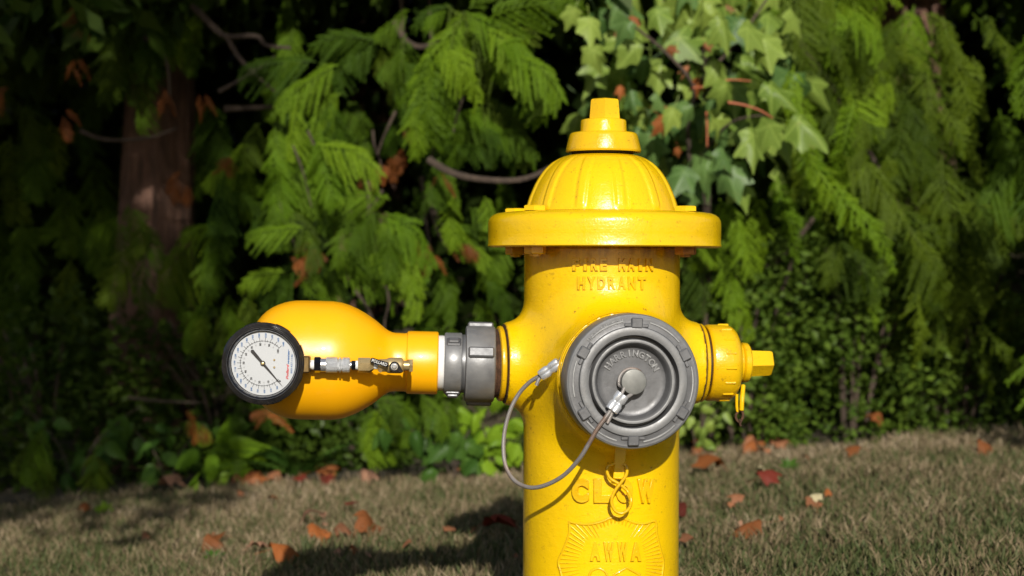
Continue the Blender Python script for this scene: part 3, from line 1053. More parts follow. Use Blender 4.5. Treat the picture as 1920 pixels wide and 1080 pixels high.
rl = random.Random(31)
gm = P(1330, 850, 2.45)
maple = thing('maple_sapling', 'young maple with lobed pale green leaves and red stalks behind the bonnet', 'tree', (gm.x, 2.45, ground_z(gm.x, 2.45)))
trunk('trunk', maple, (0, 0, -0.03), (-0.05, -0.25, 2.1), 0.014, 0.007, M['twig'], 5)
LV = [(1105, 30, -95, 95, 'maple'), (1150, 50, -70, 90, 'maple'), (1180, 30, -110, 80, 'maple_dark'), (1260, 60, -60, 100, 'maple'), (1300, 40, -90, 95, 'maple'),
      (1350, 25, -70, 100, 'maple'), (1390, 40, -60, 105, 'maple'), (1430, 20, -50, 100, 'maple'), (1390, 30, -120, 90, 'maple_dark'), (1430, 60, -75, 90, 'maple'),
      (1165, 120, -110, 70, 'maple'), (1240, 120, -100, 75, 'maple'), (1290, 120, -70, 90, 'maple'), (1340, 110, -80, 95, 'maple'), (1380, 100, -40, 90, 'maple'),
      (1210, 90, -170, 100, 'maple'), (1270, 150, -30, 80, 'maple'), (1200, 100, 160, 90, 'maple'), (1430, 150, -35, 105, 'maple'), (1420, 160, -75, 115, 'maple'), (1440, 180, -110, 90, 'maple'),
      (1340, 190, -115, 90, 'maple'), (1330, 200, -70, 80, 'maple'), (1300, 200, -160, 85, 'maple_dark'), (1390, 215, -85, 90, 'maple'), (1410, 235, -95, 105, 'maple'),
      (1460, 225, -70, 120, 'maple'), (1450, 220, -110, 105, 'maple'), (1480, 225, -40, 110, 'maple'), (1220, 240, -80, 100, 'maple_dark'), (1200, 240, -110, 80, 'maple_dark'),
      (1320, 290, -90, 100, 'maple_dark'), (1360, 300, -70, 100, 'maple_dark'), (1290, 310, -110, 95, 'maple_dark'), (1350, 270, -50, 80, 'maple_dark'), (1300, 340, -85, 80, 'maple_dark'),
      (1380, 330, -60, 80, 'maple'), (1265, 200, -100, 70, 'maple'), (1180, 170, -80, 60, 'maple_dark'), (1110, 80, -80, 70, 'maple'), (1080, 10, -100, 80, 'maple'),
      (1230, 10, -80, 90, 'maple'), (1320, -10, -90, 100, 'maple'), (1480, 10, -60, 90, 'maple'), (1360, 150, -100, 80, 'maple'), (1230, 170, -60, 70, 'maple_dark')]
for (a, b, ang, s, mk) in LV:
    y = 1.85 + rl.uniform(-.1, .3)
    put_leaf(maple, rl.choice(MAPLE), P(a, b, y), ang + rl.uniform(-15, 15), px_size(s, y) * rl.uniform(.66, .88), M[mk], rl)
for i in range(80):
    a = rl.uniform(1080, 1500); b = rl.uniform(-60, 330); y = rl.uniform(2.1, 2.5)
    put_leaf(maple, rl.choice(MAPLE), P(a, b, y), rl.uniform(-150, -30), px_size(rl.uniform(60, 95), y), M[rl.choice(['maple', 'maple', 'maple_dark'])], rl)
for (a, b, ang, s, mk) in [(1185, 30, -90, 50, 'leaf_orange'), (1235, 215, -60, 75, 'leaf_orange'), (1310, 145, -90, 55, 'leaf_orange'), (1250, 90, -20, 40, 'leaf_orange'),
                           (1290, 125, -110, 40, 'leaf_brown'), (1320, 80, -60, 40, 'leaf_brown'), (1360, 10, -20, 40, 'leaf_brown'), (1160, 55, -90, 35, 'leaf_brown'),
                           (1270, 275, -80, 35, 'leaf_orange'), (1165, 160, -95, 45, 'leaf_orange')]:
    put_leaf(maple, MAPLE[1], P(a, b, 1.95), ang, px_size(s * .62, 1.95), M[mk], rl)
for pts, r in [([(1300, 165, 1.9), (1330, 161, 1.88), (1365, 150, 1.88), (1408, 152, 1.88)], 5), ([(1365, 192, 1.85), (1395, 197, 1.85), (1425, 207, 1.85), (1450, 222, 1.85)], 5),
               ([(1325, 210, 1.9), (1326, 240, 1.9), (1326, 275, 1.9)], 5), ([(1240, 200, 2.0), (1260, 205, 1.98), (1270, 210, 1.95)], 5)]:
    branch(maple, pts, r, m=M['red_stalk'])
for pts, r in [([(1330, 700, 2.3), (1310, 450, 2.2), (1290, 250, 2.1), (1300, 165, 1.95), (1250, 100, 1.95), (1190, 50, 2.0)], 10),
               ([(1300, 165, 1.95), (1380, 80, 1.95), (1450, -20, 2.0)], 8), ([(1310, 300, 2.1), (1370, 230, 1.95), (1445, 215, 1.88)], 7)]:
    branch(maple, pts, r)

# lime-leaved plant at the foot of the hedge
gp = G(400, 915)
lime = thing('lime_plant', 'bright lime-green broad-leaved plant at the foot of the hedge, left of the fern', 'plant', gp)
for (a, b, ang, s) in [(375, 850, -160, 55), (400, 850, -100, 55), (425, 850, -30, 60), (440, 860, -60, 50), (380, 880, -140, 60), (400, 885, -80, 55), (430, 840, 20, 50),
                       (365, 870, -170, 45), (415, 835, 70, 45), (390, 840, 120, 45), (445, 840, -10, 45), (370, 895, -120, 50), (405, 865, -60, 55), (455, 875, -50, 40)]:
    put_leaf(lime, rl.choice(OVAL), P(a, b, gp.y - .05 + rl.uniform(-.06, .06)), ang, px_size(s * 1.15, gp.y), M['lime'], rl, 0.9)
for dx in (-30, -5, 25, 40):
    branch(lime, [(400 + dx * .2, 920, gp.y), (400 + dx * .6, 890, gp.y), (400 + dx, 855, gp.y)], 5, m=M['fern'])

# sword fern
def make_pinnate(seed):
    r = random.Random(seed)
    mb = MB()
    L = 1.0
    pts = [Vector((s, 0, 0.34 * s - 0.62 * s * s)) for s in [i / 20 for i in range(21)]]
    mb.tube(pts, [0.010 * (1 - .7 * i / 20) for i in range(21)], 5)
    for i in range(44):
        s = .10 + .88 * i / 44
        p = Vector((s, 0, 0.34 * s - 0.62 * s * s))
        l = 0.16 * math.sin(math.pi * min(1, s * .93 + .07)) ** .6 * (1.05 - s * .75)
        for sd in (-1, 1):
            d = Vector((.28, sd, -.15 + r.uniform(-.15, .1))).normalized()
            t_ = Vector((1, 0, 0)) * .011
            k = len(mb.v)
            mb.v += [tuple(p - t_), tuple(p + t_), tuple(p + d * l * .6 + t_ * .8), tuple(p + d * l), tuple(p + d * l * .6 - t_ * .8)]
            mb.f.append((k, k + 1, k + 2, k + 3, k + 4))
    return mb.mesh('frond', M['fern'], smooth=False)


FERN = [make_pinnate(1), make_pinnate(2)]
gf = G(560, 912)
fern = thing('sword_fern', 'arching green sword fern at the hedge foot below the orange diffuser', 'fern', (gf.x, gf.y + .05, ground_z(gf.x, gf.y)))
for (az, el, L) in [(170, 50, .24), (200, 45, .26), (225, 60, .22), (150, 55, .22), (20, 60, .2), (-30, 50, .24), (260, 55, .2), (300, 50, .22), (185, 30, .25), (335, 35, .22)]:
    o = inst('frond', rl.choice(FERN), fern)
    o.rotation_euler = (0, -rad(el * .75), rad(az))
    o.scale = (L, L, L)
    o.location = (0, 0, .01)

# brambles and low broad-leaved plants along the hedge
def low_plant(name, label, cat, px, py, spread, height, n, meshes, mat, s0, s1, r, group=None, dy=0.0):
    g = G(px, py)
    t_ = thing(name, label, cat, (g.x, g.y + dy, ground_z(g.x, g.y + dy)), group=group)
    stems = []
    for i in range(max(2, n // 8)):
        a = r.uniform(-1, 1)
        top = Vector((a * spread, r.uniform(-.1, .1), height * r.uniform(.7, 1)))
        pts = spline([Vector((0, 0, -.01)), Vector((a * spread * .3, 0, top.z * .6)), top], 5)
        MB().tube(pts, 0.0022, 5).build('stem', M['twig'], t_)
        stems.append(pts)
    for i in range(n):
        pts = r.choice(stems)
        p = r.choice(pts[2:]) + Vector((r.uniform(-.05, .05), r.uniform(-.06, .05), r.uniform(-.03, .03)))
        put_leaf(t_, r.choice(meshes), p + t_.location, r.uniform(-170, -10), r.uniform(s0, s1), mat, r, 0.8)
    return t_


low_plant('bramble', 'bramble with bright toothed leaves behind the cable loop', 'bramble', 925, 905, .16, .30, 46, TOOTH, M['lime'], .045, .075, rl)
low_plant('bramble', 'darker bramble with toothed leaves under the white pipe thread', 'bramble', 850, 915, .16, .18, 30, TOOTH, M['fern'], .05, .08, rl, dy=.05)
low_plant('bramble', 'low bramble against the hedge just right of the barrel', 'bramble', 1310, 865, .14, .24, 44, TOOTH, M['maple'], .03, .05, rl)
low_plant('woodland_plant', 'broad-leaved woodland plant arching between the trunk and the lime plant', 'plant', 300, 930, .15, .20, 22, OVAL, M['fern'], .045, .075, rl, dy=.12)
low_plant('woodland_plant', 'broad-leaved woodland plant in deep shade at the left edge', 'plant', 110, 945, .2, .26, 24, OVAL, M['fern'], .045, .08, rl, dy=.2)


# ------------------------------------------------------------------ small-leaved shrubs
def shrub(label, px, py_base, y, rx, ry, rz, n, leaf, seed, mk='shrub'):
    r = np.random.default_rng(seed)
    g = P(px, py_base, y)
    gz = ground_z(g.x, y)
    t_ = thing('shrub', label, 'shrub', (g.x, y, gz))
    V, F, A = [], [], []
    # clump centres
    nc = 46
    cen = []
    for i in range(nc):
        a = r.random() * 6.283; b = r.random() ** .5; h = r.random()
        cen.append((math.cos(a) * b * rx, math.sin(a) * b * ry, (0.02 + .94 * h ** 1.15) * rz, r.random()))
    for i in range(n):
        c = cen[int(r.random() * nc)]
        q = r.normal(0, 1, 3) * (rx * .17, ry * .2, rz * .10)
        p = np.array(c[:3]) + q
        if p[2] < 0.0:
            p[2] = abs(p[2])
        d = r.normal(0, 1, 3); d[2] *= .6; d[1] -= .3; d /= np.linalg.norm(d)
        e = np.cross(d, r.normal(0, 1, 3)); e /= np.linalg.norm(e) + 1e-9
        l = leaf * (0.7 + .7 * r.random()); w = l * .30
        nn = np.cross(d, e) * l * .08
        k = len(V)
        V += [tuple(p), tuple(p + d * l * .5 + e * w - nn), tuple(p + d * l), tuple(p + d * l * .5 - e * w - nn), tuple(p + d * l * .5)]
        F += [(k, k + 1, k + 4), (k + 1, k + 2, k + 4), (k + 2, k + 3, k + 4), (k + 3, k, k + 4)]
        v_ = min(1, max(0, c[3] * .6 + r.random() * .5))
        A += [v_] * 5
    me = bpy.data.meshes.new('foliage')
    me.from_pydata(V, [], F)
    me.materials.append(M[mk])
    point_attr(me, 'rnd', A)
    o = inst('foliage', me, t_)
    o['kind'] = 'stuff'
    for i in range(9):
        a = r.random() * 6.283
        top = Vector((math.cos(a) * rx * .7, math.sin(a) * ry * .6, rz * (.6 + .35 * r.random())))
        MB().tube(spline([Vector((math.cos(a) * .04, math.sin(a) * .04, -.02)), top * .5 + Vector((0, 0, .05)), top], 4), 0.005, 5).build('stem', M['twig'], t_)
    return t_


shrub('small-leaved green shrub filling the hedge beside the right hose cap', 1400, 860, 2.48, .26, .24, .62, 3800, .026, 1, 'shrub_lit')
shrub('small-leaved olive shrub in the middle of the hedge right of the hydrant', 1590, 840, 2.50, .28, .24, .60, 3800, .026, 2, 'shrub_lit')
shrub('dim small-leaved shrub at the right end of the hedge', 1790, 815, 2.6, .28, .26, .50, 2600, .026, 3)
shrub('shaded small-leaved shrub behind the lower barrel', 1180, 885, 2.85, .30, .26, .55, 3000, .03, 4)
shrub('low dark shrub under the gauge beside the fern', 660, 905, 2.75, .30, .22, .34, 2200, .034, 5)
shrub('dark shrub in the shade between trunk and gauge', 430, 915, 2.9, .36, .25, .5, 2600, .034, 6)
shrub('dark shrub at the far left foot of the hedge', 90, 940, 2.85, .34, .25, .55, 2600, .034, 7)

# ------------------------------------------------------------------ the wood behind
def build_forest():
    r = np.random.default_rng(8)
    n = 90000
    V, F, A = [], [], []
    x = r.uniform(-5, 5, n); y = r.uniform(3.5, 6.2, n); zz = r.uniform(-.2, 3.6, n)
    d = r.normal(0, 1, (n, 3)); d /= np.linalg.norm(d, axis=1)[:, None]
    e = np.cross(d, r.normal(0, 1, (n, 3))); e /= np.linalg.norm(e, axis=1)[:, None]
    l = r.uniform(.06, .13, n); w = l * .38
    p = np.stack([x, y, zz + 0.075 * x], 1)
    Vv = np.stack([p, p + d * (l * .5)[:, None] + e * w[:, None], p + d * l[:, None], p + d * (l * .5)[:, None] - e * w[:, None]], 1).reshape(-1, 3)
    me = bpy.data.meshes.new('forest_foliage')
    me.from_pydata(Vv.tolist(), [], np.arange(n * 4).reshape(-1, 4).tolist())
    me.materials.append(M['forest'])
    point_attr(me, 'rnd', np.repeat(r.random(n), 4))
    o = bpy.data.objects.new('forest_foliage', me)
    COL.objects.link(o)
    tag(o, 'dark mass of woodland foliage behind the cedars', 'woodland', kind='stuff')


build_forest()

# ------------------------------------------------------------------ unseen trees added to shade the two ends of the hedge
def added_shade_tree(label, foot, centre, rx, ry, rz, n, seed):
    r = np.random.default_rng(seed)
    f = Vector((foot[0], foot[1], ground_z(*foot)))
    t_ = thing('added_shade_tree', label, 'tree', f)
    c = Vector(centre) - f
    stem = spline([Vector((0, 0, -.05)), Vector((c.x * .1, c.y * .1, 1.2)), Vector((c.x * .5, c.y * .5, c.z * .75)), c, c + Vector((0, 0, rz * .8))], 6)
    MB().tube(stem, [.09 * (1 - .8 * i / (len(stem) - 1)) for i in range(len(stem))], 14).build('trunk', M['bark'], t_)
    for k in range(9):
        a = k * 0.7 + .2
        tip = c + Vector((math.cos(a) * rx * .85, math.sin(a) * ry * .85, (r.random() - .35) * rz))
        MB().tube(spline([stem[13], (stem[13] + tip) / 2 + Vector((0, 0, .12)), tip], 5), .018, 6).build('branch', M['bark'], t_)
    q = r.normal(0, 1, (n, 3)); q /= np.linalg.norm(q, axis=1)[:, None]
    q *= (r.random(n) ** .4)[:, None] * (1 + .18 * np.sin(q[:, :1] * 7 + seed))
    p = q * np.array([rx, ry, rz]) + np.array(c)
    d = r.normal(0, 1, (n, 3)); d /= np.linalg.norm(d, axis=1)[:, None]
    e = np.cross(d, r.normal(0, 1, (n, 3))); e /= np.linalg.norm(e, axis=1)[:, None]
    l = r.uniform(.06, .11, n)[:, None]
    V = np.stack([p, p + d * l * .5 + e * l * .36, p + d * l, p + d * l * .5 - e * l * .36], 1).reshape(-1, 3)
    me = bpy.data.meshes.new('crown')
    me.from_pydata(V.tolist(), [], np.arange(n * 4).reshape(-1, 4).tolist())
    me.materials.append(M['shrub'])
    point_attr(me, 'rnd', np.repeat(r.random(n), 4))
    o = inst('crown', me, t_)
    o['kind'] = 'stuff'


added_shade_tree('slim unseen tree added behind the viewer to shade the left end of the hedge', (-1.4, -3.8), (-0.93, -2.9, 3.25), .76, .6, 1.4, 4800, 3)
added_shade_tree('broad unseen tree added behind the viewer to shade the right end of the hedge', (3.2, -3.4), (2.52, -2.9, 2.75), .78, .7, 1.3, 4800, 4)

# ------------------------------------------------------------------ fallen leaves
LEAVES = [
    (580, 1003, 88, 'leaf_pink', 'big curled pinkish-brown leaf in the grass below the orange diffuser'),
    (592, 1022, 60, 'leaf_orange', 'orange leaf tucked under the big curled pinkish one'),
    (640, 1018, 60, 'leaf_brown', 'thin brown leaf right of the curled pinkish one'),
    (690, 1008, 100, 'leaf_orange', 'long orange-brown leaf in the grass under the grey coupling'),
    (905, 1022, 95, 'leaf_red', 'dark red-brown leaf closest to the barrel on its left'),
    (845, 1030, 40, 'leaf_brown', 'small brown leaf left of the dark red-brown one'),
    (385, 1048, 70, 'leaf_orange', 'curled orange leaf standing up among green weed leaves'),
    (418, 1040, 65, 'leaf_orange', 'orange leaf on the right of the curled pair by the green weed'),
    (505, 1072, 85, 'leaf_orange', 'orange leaf cut by the bottom edge left of the diffuser'),
    (470, 1060, 60, 'leaf_pink', 'flat pinkish leaf beside the one cut by the bottom edge'),
    (660, 975, 42, 'leaf_red', 'small red leaf in the tan grass under the diffuser'),
    (502, 960, 34, 'leaf_orange', 'small orange leaf standing in the tan grass under the gauge'),
    (300, 930, 75, 'leaf_pink', 'wide pinkish-brown leaf at the hedge foot under the trunk'),
    (680, 915, 48, 'leaf_pink', 'pinkish leaf at the grass edge below the fern'),
    (870, 905, 34, 'leaf_brown', 'small brown leaf at the grass edge under the couplings'),
    (895, 890, 42, 'leaf_orange', 'orange leaf lying against the bramble by the cable loop'),
    (1350, 902, 88, 'leaf_orange', 'large flat orange leaf on the grass right of the barrel'),
    (1415, 905, 50, 'leaf_cream', 'pale cream leaf between the two orange leaves right of the barrel'),
    (1420, 930, 66, 'leaf_red', 'folded rust-red leaf below the pale cream one'),
    (1540, 965, 42, 'leaf_cream', 'pale cream leaf alone in the grass farthest right of the barrel'),
    (1520, 968, 42, 'leaf_brown', 'dark brown leaf touching the lone pale cream leaf'),
    (1290, 990, 80, 'leaf_red', 'bright red leaf half hidden behind the right edge of the barrel'),
    (1430, 1022, 90, 'leaf_orange', 'thin orange leaf on the grass at the lower right'),
    (1615, 870, 46, 'leaf_orange', 'orange leaf near the hedge in the middle of the right lawn'),
    (1830, 862, 58, 'leaf_orange', 'orange leaf near the right edge of the picture'),
    (1395, 968, 46, 'leaf_brown', 'brown leaf standing on edge below the folded rust-red one'),
    (1300, 1050, 46, 'leaf_brown', 'brown leaf at the bottom beside the right side of the barrel'),
    (1650, 775, 40, 'leaf_orange', 'orange leaf caught low in the hedge on the right'),
    (270, 1030, 26, 'leaf_brown', 'small dark brown leaf alone in the shaded grass at lower left'),
    (160, 970, 34, 'leaf_orange', 'orange scrap of leaf at the shaded far left of the lawn'),
    (770, 1045, 30, 'leaf_brown', 'small torn brown leaf between the red-brown and the long orange leaf'),
]
FALL = [make_leaf('fallen_leaf', 'maple', 20 + k, M['leaf_orange'], c, f) for k, (c, f) in enumerate(((.6, .4), (.35, .6), (.8, .3), (.3, .4)))]
rf = random.Random(4)


def drop_leaf(px, py, s, mk, label, group=None, up=None):
    g = G(px, py)
    o = inst('fallen_leaf', rf.choice(FALL), None, M[mk])
    yaw = rf.uniform(0, 6.28)
    sz = px_size(s, g.y) * 0.76
    o.scale = (sz, sz, sz)
    o.rotation_euler = (rf.uniform(-.5, .5) + .45, rf.uniform(-.35, .35), yaw)
    o.rotation_euler = (Matrix.Rotation(rad(rf.uniform(8, 24)), 3, 'X') @ Matrix.Rotation(rf.uniform(-.4, .4), 3, 'Y') @ Matrix.Rotation(yaw, 3, 'Z')).to_euler()
    lift = 0.032 + sz * .18
    if py < 800:
        o.location = P(px, py, 2.42)
    else:
        o.location = g + Vector((0, 0, lift))
    tag(o, label, 'leaf', group)
    return o


for L_ in LEAVES:
    drop_leaf(*L_, group='fallen leaves on the lawn')
for i in range(22):
    px = rf.uniform(430, 620); py = rf.uniform(898, 922)
    drop_leaf(px, py, rf.uniform(26, 44), *rf.choice([('leaf_brown', 'brown dead leaf in the heap of litter under the fern'), ('leaf_red', 'dull red dead leaf in the heap of litter under the fern'), ('leaf_orange', 'orange dead leaf in the heap of litter under the fern')]), 'leaf litter under the fern')
for i in range(24):
    px = rf.uniform(150, 1700); py = rf.uniform(880, 1075)
    if 970 < px < 1285:
        continue
    drop_leaf(px, py, rf.uniform(12, 24), *rf.choice([('leaf_brown', 'tiny brown scrap of leaf lying loose in the grass'), ('leaf_orange', 'tiny orange scrap of leaf lying loose in the grass'), ('leaf_pink', 'tiny pinkish scrap of leaf lying loose in the grass')]), 'scraps of leaf in the grass')
for i in range(16):
    px = rf.uniform(1285, 1480); py = rf.uniform(848, 872)
    drop_leaf(px, py, rf.uniform(20, 40), *rf.choice([('leaf_brown', 'brown dead leaf along the foot of the hedge right of the barrel'), ('leaf_orange', 'orange dead leaf along the foot of the hedge right of the barrel')]), 'leaf litter right of the barrel')
for (px, py, lab, mk) in [(400, 1066, 'green weed with two upright leaves below the curled orange leaves', 'fern'), (1480, 893, 'little green weed in the lawn beside the pale cream leaf', 'fern'),
                          (195, 975, 'small lime weed in the grass at the left below the trunk', 'lime')]:
    g = G(px, py)
    w_ = thing('weed', lab, 'weed', g)
    for k in range(6):
        put_leaf(w_, rl.choice(OVAL), g + Vector((0, 0, .018)), 30 + 24 * k, px_size(22, g.y), M[mk], rl, 0.6)

# ------------------------------------------------------------------ the hydrant
HX = 0.126
TH = rad(8)
PX = 1.0 / 1318.0
Zc = 0.525


def zz(py):
    return Zc + (505 - py) * PX


def surface_nets(f, org, h):
    s = f < 0
    nx, ny, nz = f.shape
    cnt = np.zeros((nx - 1, ny - 1, nz - 1), np.uint8)
    for i in (0, 1):
        for j in (0, 1):
            for k in (0, 1):
                cnt += s[i:nx - 1 + i, j:ny - 1 + j, k:nz - 1 + k]
    act = (cnt > 0) & (cnt < 8)
    I = np.argwhere(act)
    idx = -np.ones(act.shape, np.int64)
    idx[act] = np.arange(len(I))
    acc = np.zeros((len(I), 3)); num = np.zeros(len(I))
    C = [(i, j, k) for i in (0, 1) for j in (0, 1) for k in (0, 1)]
    for a in C:
        for b in C:
            if a < b and sum(abs(p - q) for p, q in zip(a, b)) == 1:
                fa = f[I[:, 0] + a[0], I[:, 1] + a[1], I[:, 2] + a[2]]
                fb = f[I[:, 0] + b[0], I[:, 1] + b[1], I[:, 2] + b[2]]
                m = (fa < 0) != (fb < 0)
                t = np.where(m, fa / np.where(m, fa - fb, 1), 0)
                pa, pb = np.array(a), np.array(b)
                acc += np.where(m[:, None], pa + (pb - pa) * t[:, None], 0)
                num += m
    V = (I + acc / num[:, None]) * h + np.array(org)
    Fs = []
    for ax in range(3):
        b, c = (ax + 1) % 3, (ax + 2) % 3
        sl0 = [slice(None)] * 3; sl1 = [slice(None)] * 3
        sl0[ax] = slice(0, -1); sl1[ax] = slice(1, None)
        ch = s[tuple(sl0)] != s[tuple(sl1)]
        E = np.argwhere(ch)
        E = E[(E[:, b] > 0) & (E[:, c] > 0) & (E[:, b] < f.shape[b] - 1) & (E[:, c] < f.shape[c] - 1)]
        inside = s[E[:, 0], E[:, 1], E[:, 2]]
        q = []
        for (ob, oc) in ((-1, -1), (0, -1), (0, 0), (-1, 0)):
            e = E.copy(); e[:, b] += ob; e[:, c] += oc
            q.append(idx[e[:, 0], e[:, 1], e[:, 2]])
        q = np.stack(q, 1)
        q[~inside] = q[~inside][:, ::-1]
        Fs.append(q)
    return V, np.concatenate(Fs)


def smin(a, b, k):
    h = np.maximum(k - np.abs(a - b), 0) / k
    return np.minimum(a, b) - h * h * k * 0.25


RB = 146 * PX               # barrel radius
ZO = zz(681)                # side outlets
ZP = 0.379                  # pumper outlet
PD = Vector((math.sin(TH), -math.cos(TH), 0))    # pumper direction
SD = Vector((math.cos(TH), math.sin(TH), 0))     # right side outlet direction


def build_barrel(root):
    h = 0.0025
    X = np.arange(-.20, .20, h, dtype=np.float32); Y = np.arange(-.215, .135, h, dtype=np.float32); Z = np.arange(-.06, zz(458), h, dtype=np.float32)
    x, y, z = np.meshgrid(X, Y, Z, indexing='ij', sparse=True)
    rxy = np.sqrt(x * x + y * y)
    zt = zz(463)
    barrel = np.maximum(rxy - RB, z - zt)
    # side outlets
    u = x * SD.x + y * SD.y
    v = -x * SD.y + y * SD.x
    rs = np.sqrt(v * v + (z - ZO) ** 2)
    side = np.maximum(rs - 76 * PX, np.abs(u) - .1395)
    d = smin(barrel, side, 0.036)
    # pumper outlet
    up = x * PD.x + y * PD.y
    vp = -x * PD.y + y * PD.x
    rp = np.sqrt(vp * vp + (z - ZP) ** 2)
    hub = np.maximum(rp - .088, np.maximum(up - .155, -up))
    d = smin(d, hub, 0.05)
    d = np.broadcast_to(d, (len(X), len(Y), len(Z))).astype(np.float32)
    V, F = surface_nets(d, (X[0], Y[0], Z[0]), h)
    me = bpy.data.meshes.new('barrel')
    me.from_pydata(V.tolist(), [], F.tolist())
    me.materials.append(M['yellow_barrel'])
    me.shade_smooth()
    me.set_sharp_from_angle(angle=rad(50))
    me.update()
    return inst('barrel', me, root)


hyd = thing('fire_hydrant', 'yellow painted fire hydrant with a grey front cap standing in the grass', 'fire hydrant', (HX, 0, 0), (0, rad(.2), 0))
barrel_o = build_barrel(hyd)
# ground flange (below the frame)
MB().lathe([(-.05, 0), (-.05, .165), (.0, .165), (.006, .16), (.006, RB)], segs=96).build('base_flange', M['yellow'], hyd)

# bonnet flange
FC = Vector((4 * PX, 0, 0))
fr = 218 * PX
MB().lathe([(zz(463), RB * .9), (zz(464.5), fr - .004), (zz(464), fr - .001), (zz(462), fr + .0006), (zz(459), fr + .0004), (zz(457), fr - .0002), (zz(440), fr), (zz(420), fr), (zz(414), fr - .0008),
            (zz(408), fr - .0035), (zz(404), fr - .0075), (zz(401), fr - .013), (zz(399.5), fr - .022), (zz(398.5), fr - .04), (zz(397), 140 * PX), (zz(397), 100 * PX)],
           origin=FC, segs=160).build('bonnet_flange', M['yellow'], hyd)


# bonnet dome with raised ribs
def dome_mod(h, r, t):
    s = (h - zz(397)) / (zz(292) - zz(397))
    w = max(0.0, min(1.0, s / .10)) * max(0.0, min(1.0, (1.0 - s) / .14))
    a = (t - rad(-94)) % rad(30)
    a = (a - rad(15)) * r           # metres from the rib's middle
    edge = 0.0052
    k = max(0.0, min(1.0, (edge + .0040 - abs(a)) / .0060))
    k = k * k * (3 - 2 * k)
    return r + w * (0.0020 * k - 0.0004 * math.exp(-((abs(a) - edge - .004) / .003) ** 2))


dp = [(397, 143.5), (385, 140.5), (371, 136), (358, 130.5), (348, 126), (339, 121), (331, 116), (322, 109.5), (314, 102), (306, 93), (299, 82.5), (295, 74), (292, 64), (291, 58), (290.5, 40), (290, 0)]
pr = []
for (a, b) in zip(dp, dp[1:]):
    for k in range(4):
        f = k / 4
        pr.append((zz(a[0] + (b[0] - a[0]) * f), (a[1] + (b[1] - a[1]) * f) * PX))
pr.append((zz(290), 0.0))
MB().lathe(pr, segs=540, mod=dome_mod, ref=(1, 0, 0)).build('bonnet', M['yellow'], hyd, angle=60)
MB().lathe([(zz(291), 50 * PX), (zz(289), 58 * PX), (zz(284), 58 * PX), (zz(282), 40 * PX)], segs=64).build('seal_ring', M['dark_gap'], hyd)
MB().lathe([(zz(283), 50 * PX), (zz(286), 66 * PX), (zz(286), 69.5 * PX), (zz(284), 70.8 * PX), (zz(281), 70.6 * PX), (zz(256), 64.5 * PX), (zz(251.5), 62.5 * PX), (zz(249.5), 59 * PX), (zz(248.5), 44.5 * PX),
            (zz(246), 43.5 * PX), (zz(228), 42.8 * PX), (zz(225.5), 41.5 * PX), (zz(224), 37 * PX), (zz(223.5), 0)], origin=(2 * PX, 0, 0), segs=72).build('weather_cap', M['yellow_worn'], hyd)
MB().lathe([(zz(226), 30 * PX), (zz(222), 29.5 * PX), (zz(190), 27 * PX), (zz(187), 25.5 * PX), (zz(185.5), 21 * PX), (zz(185), 0)], origin=(4 * PX, 0, 0), segs=5, phase=rad(52)).build('operating_nut', M['yellow_worn'], hyd, angle=20)

# bonnet bolts
def bolt(az, mk):
    a = rad(az)
    c = Vector((math.sin(a) * 176 * PX + 4 * PX, -math.cos(a) * 176 * PX, 0))
    mb = MB()
    mb.lathe([(zz(399), .0165), (zz(391), .0165), (zz(389.5), .0145), (zz(389), 0)], c, segs=6, phase=.4)
    o = mb.build('bolt', M['yellow'], hyd, angle=25)
    mb = MB()
    mb.lathe([(zz(463), .0155), (zz(476), .0155), (zz(478), .014), (zz(478), .008), (zz(482), .008), (zz(482.5), 0)], c, segs=6, phase=.2)
    o2 = mb.build('nut', M[mk], o, angle=25)


for az in (54, -48, 126, 162, -110, -150):
    bolt(az, 'rust_light' if az == 54 else 'yellow_worn')


# raised lettering on the barrel
def on_barrel(px, py, lift):
    """Point of the barrel's skin seen at a pixel, raised by lift; hydrant coordinates."""
    d = ray(px, py)
    o = CAM - Vector((HX, 0, 0))
    a = d.x * d.x + d.y * d.y
    b = o.x * d.x + o.y * d.y
    c = o.x * o.x + o.y * o.y - RB * RB
    t = (-b - math.sqrt(max(b * b - a * c, 0))) / a
    p = o + d * t
    n = Vector((p.x, p.y, 0)).normalized()
    return p + n * lift


def barrel_text(s, cx, cy, w, hgt, name='raised_lettering', h=0.0022, wt=0.0, spread=1.0):
    mb = MB()
    n = len(s)
    x = 0
    adv = w / n
    for i, ch in enumerate(s):
        if ch == ' ':
            continue
        vs, fs = text_geo(ch, 1.0, 0.05, 0.028, offset=wt)
        y0 = min(v.y for v in vs); y1 = max(v.y for v in vs)
        x0 = min(v.x for v in vs); x1 = max(v.x for v in vs)
        gx = adv * .78 / (x1 - x0) if ch not in 'I' else hgt / (y1 - y0)
        gy = hgt / (y1 - y0)
        out = []
        for v in vs:
            lift = h * (v.z / 0.078)
            out.append(on_barrel(cx - w / 2 + adv * (i + .5) + v.x * gx, cy - v.y * gy, lift))
        mb.add(out, fs)
    return mb.build(name, M['yellow_worn'], hyd, angle=70)  # grimy worn paint also stands in for the letters' own shading


barrel_text('FIRE MAIN', 1146, 496, 152, 24, h=0.0036, wt=0.03)
barrel_text('HYDRANT', 1144, 531, 130, 25, h=0.0036, wt=0.03)
barrel_text('CLOW', 1148, 920, 160, 46, h=0.0048, wt=0.06)
barrel_text('AWWA', 1153, 1034, 100, 36, h=0.0038, wt=0.05)


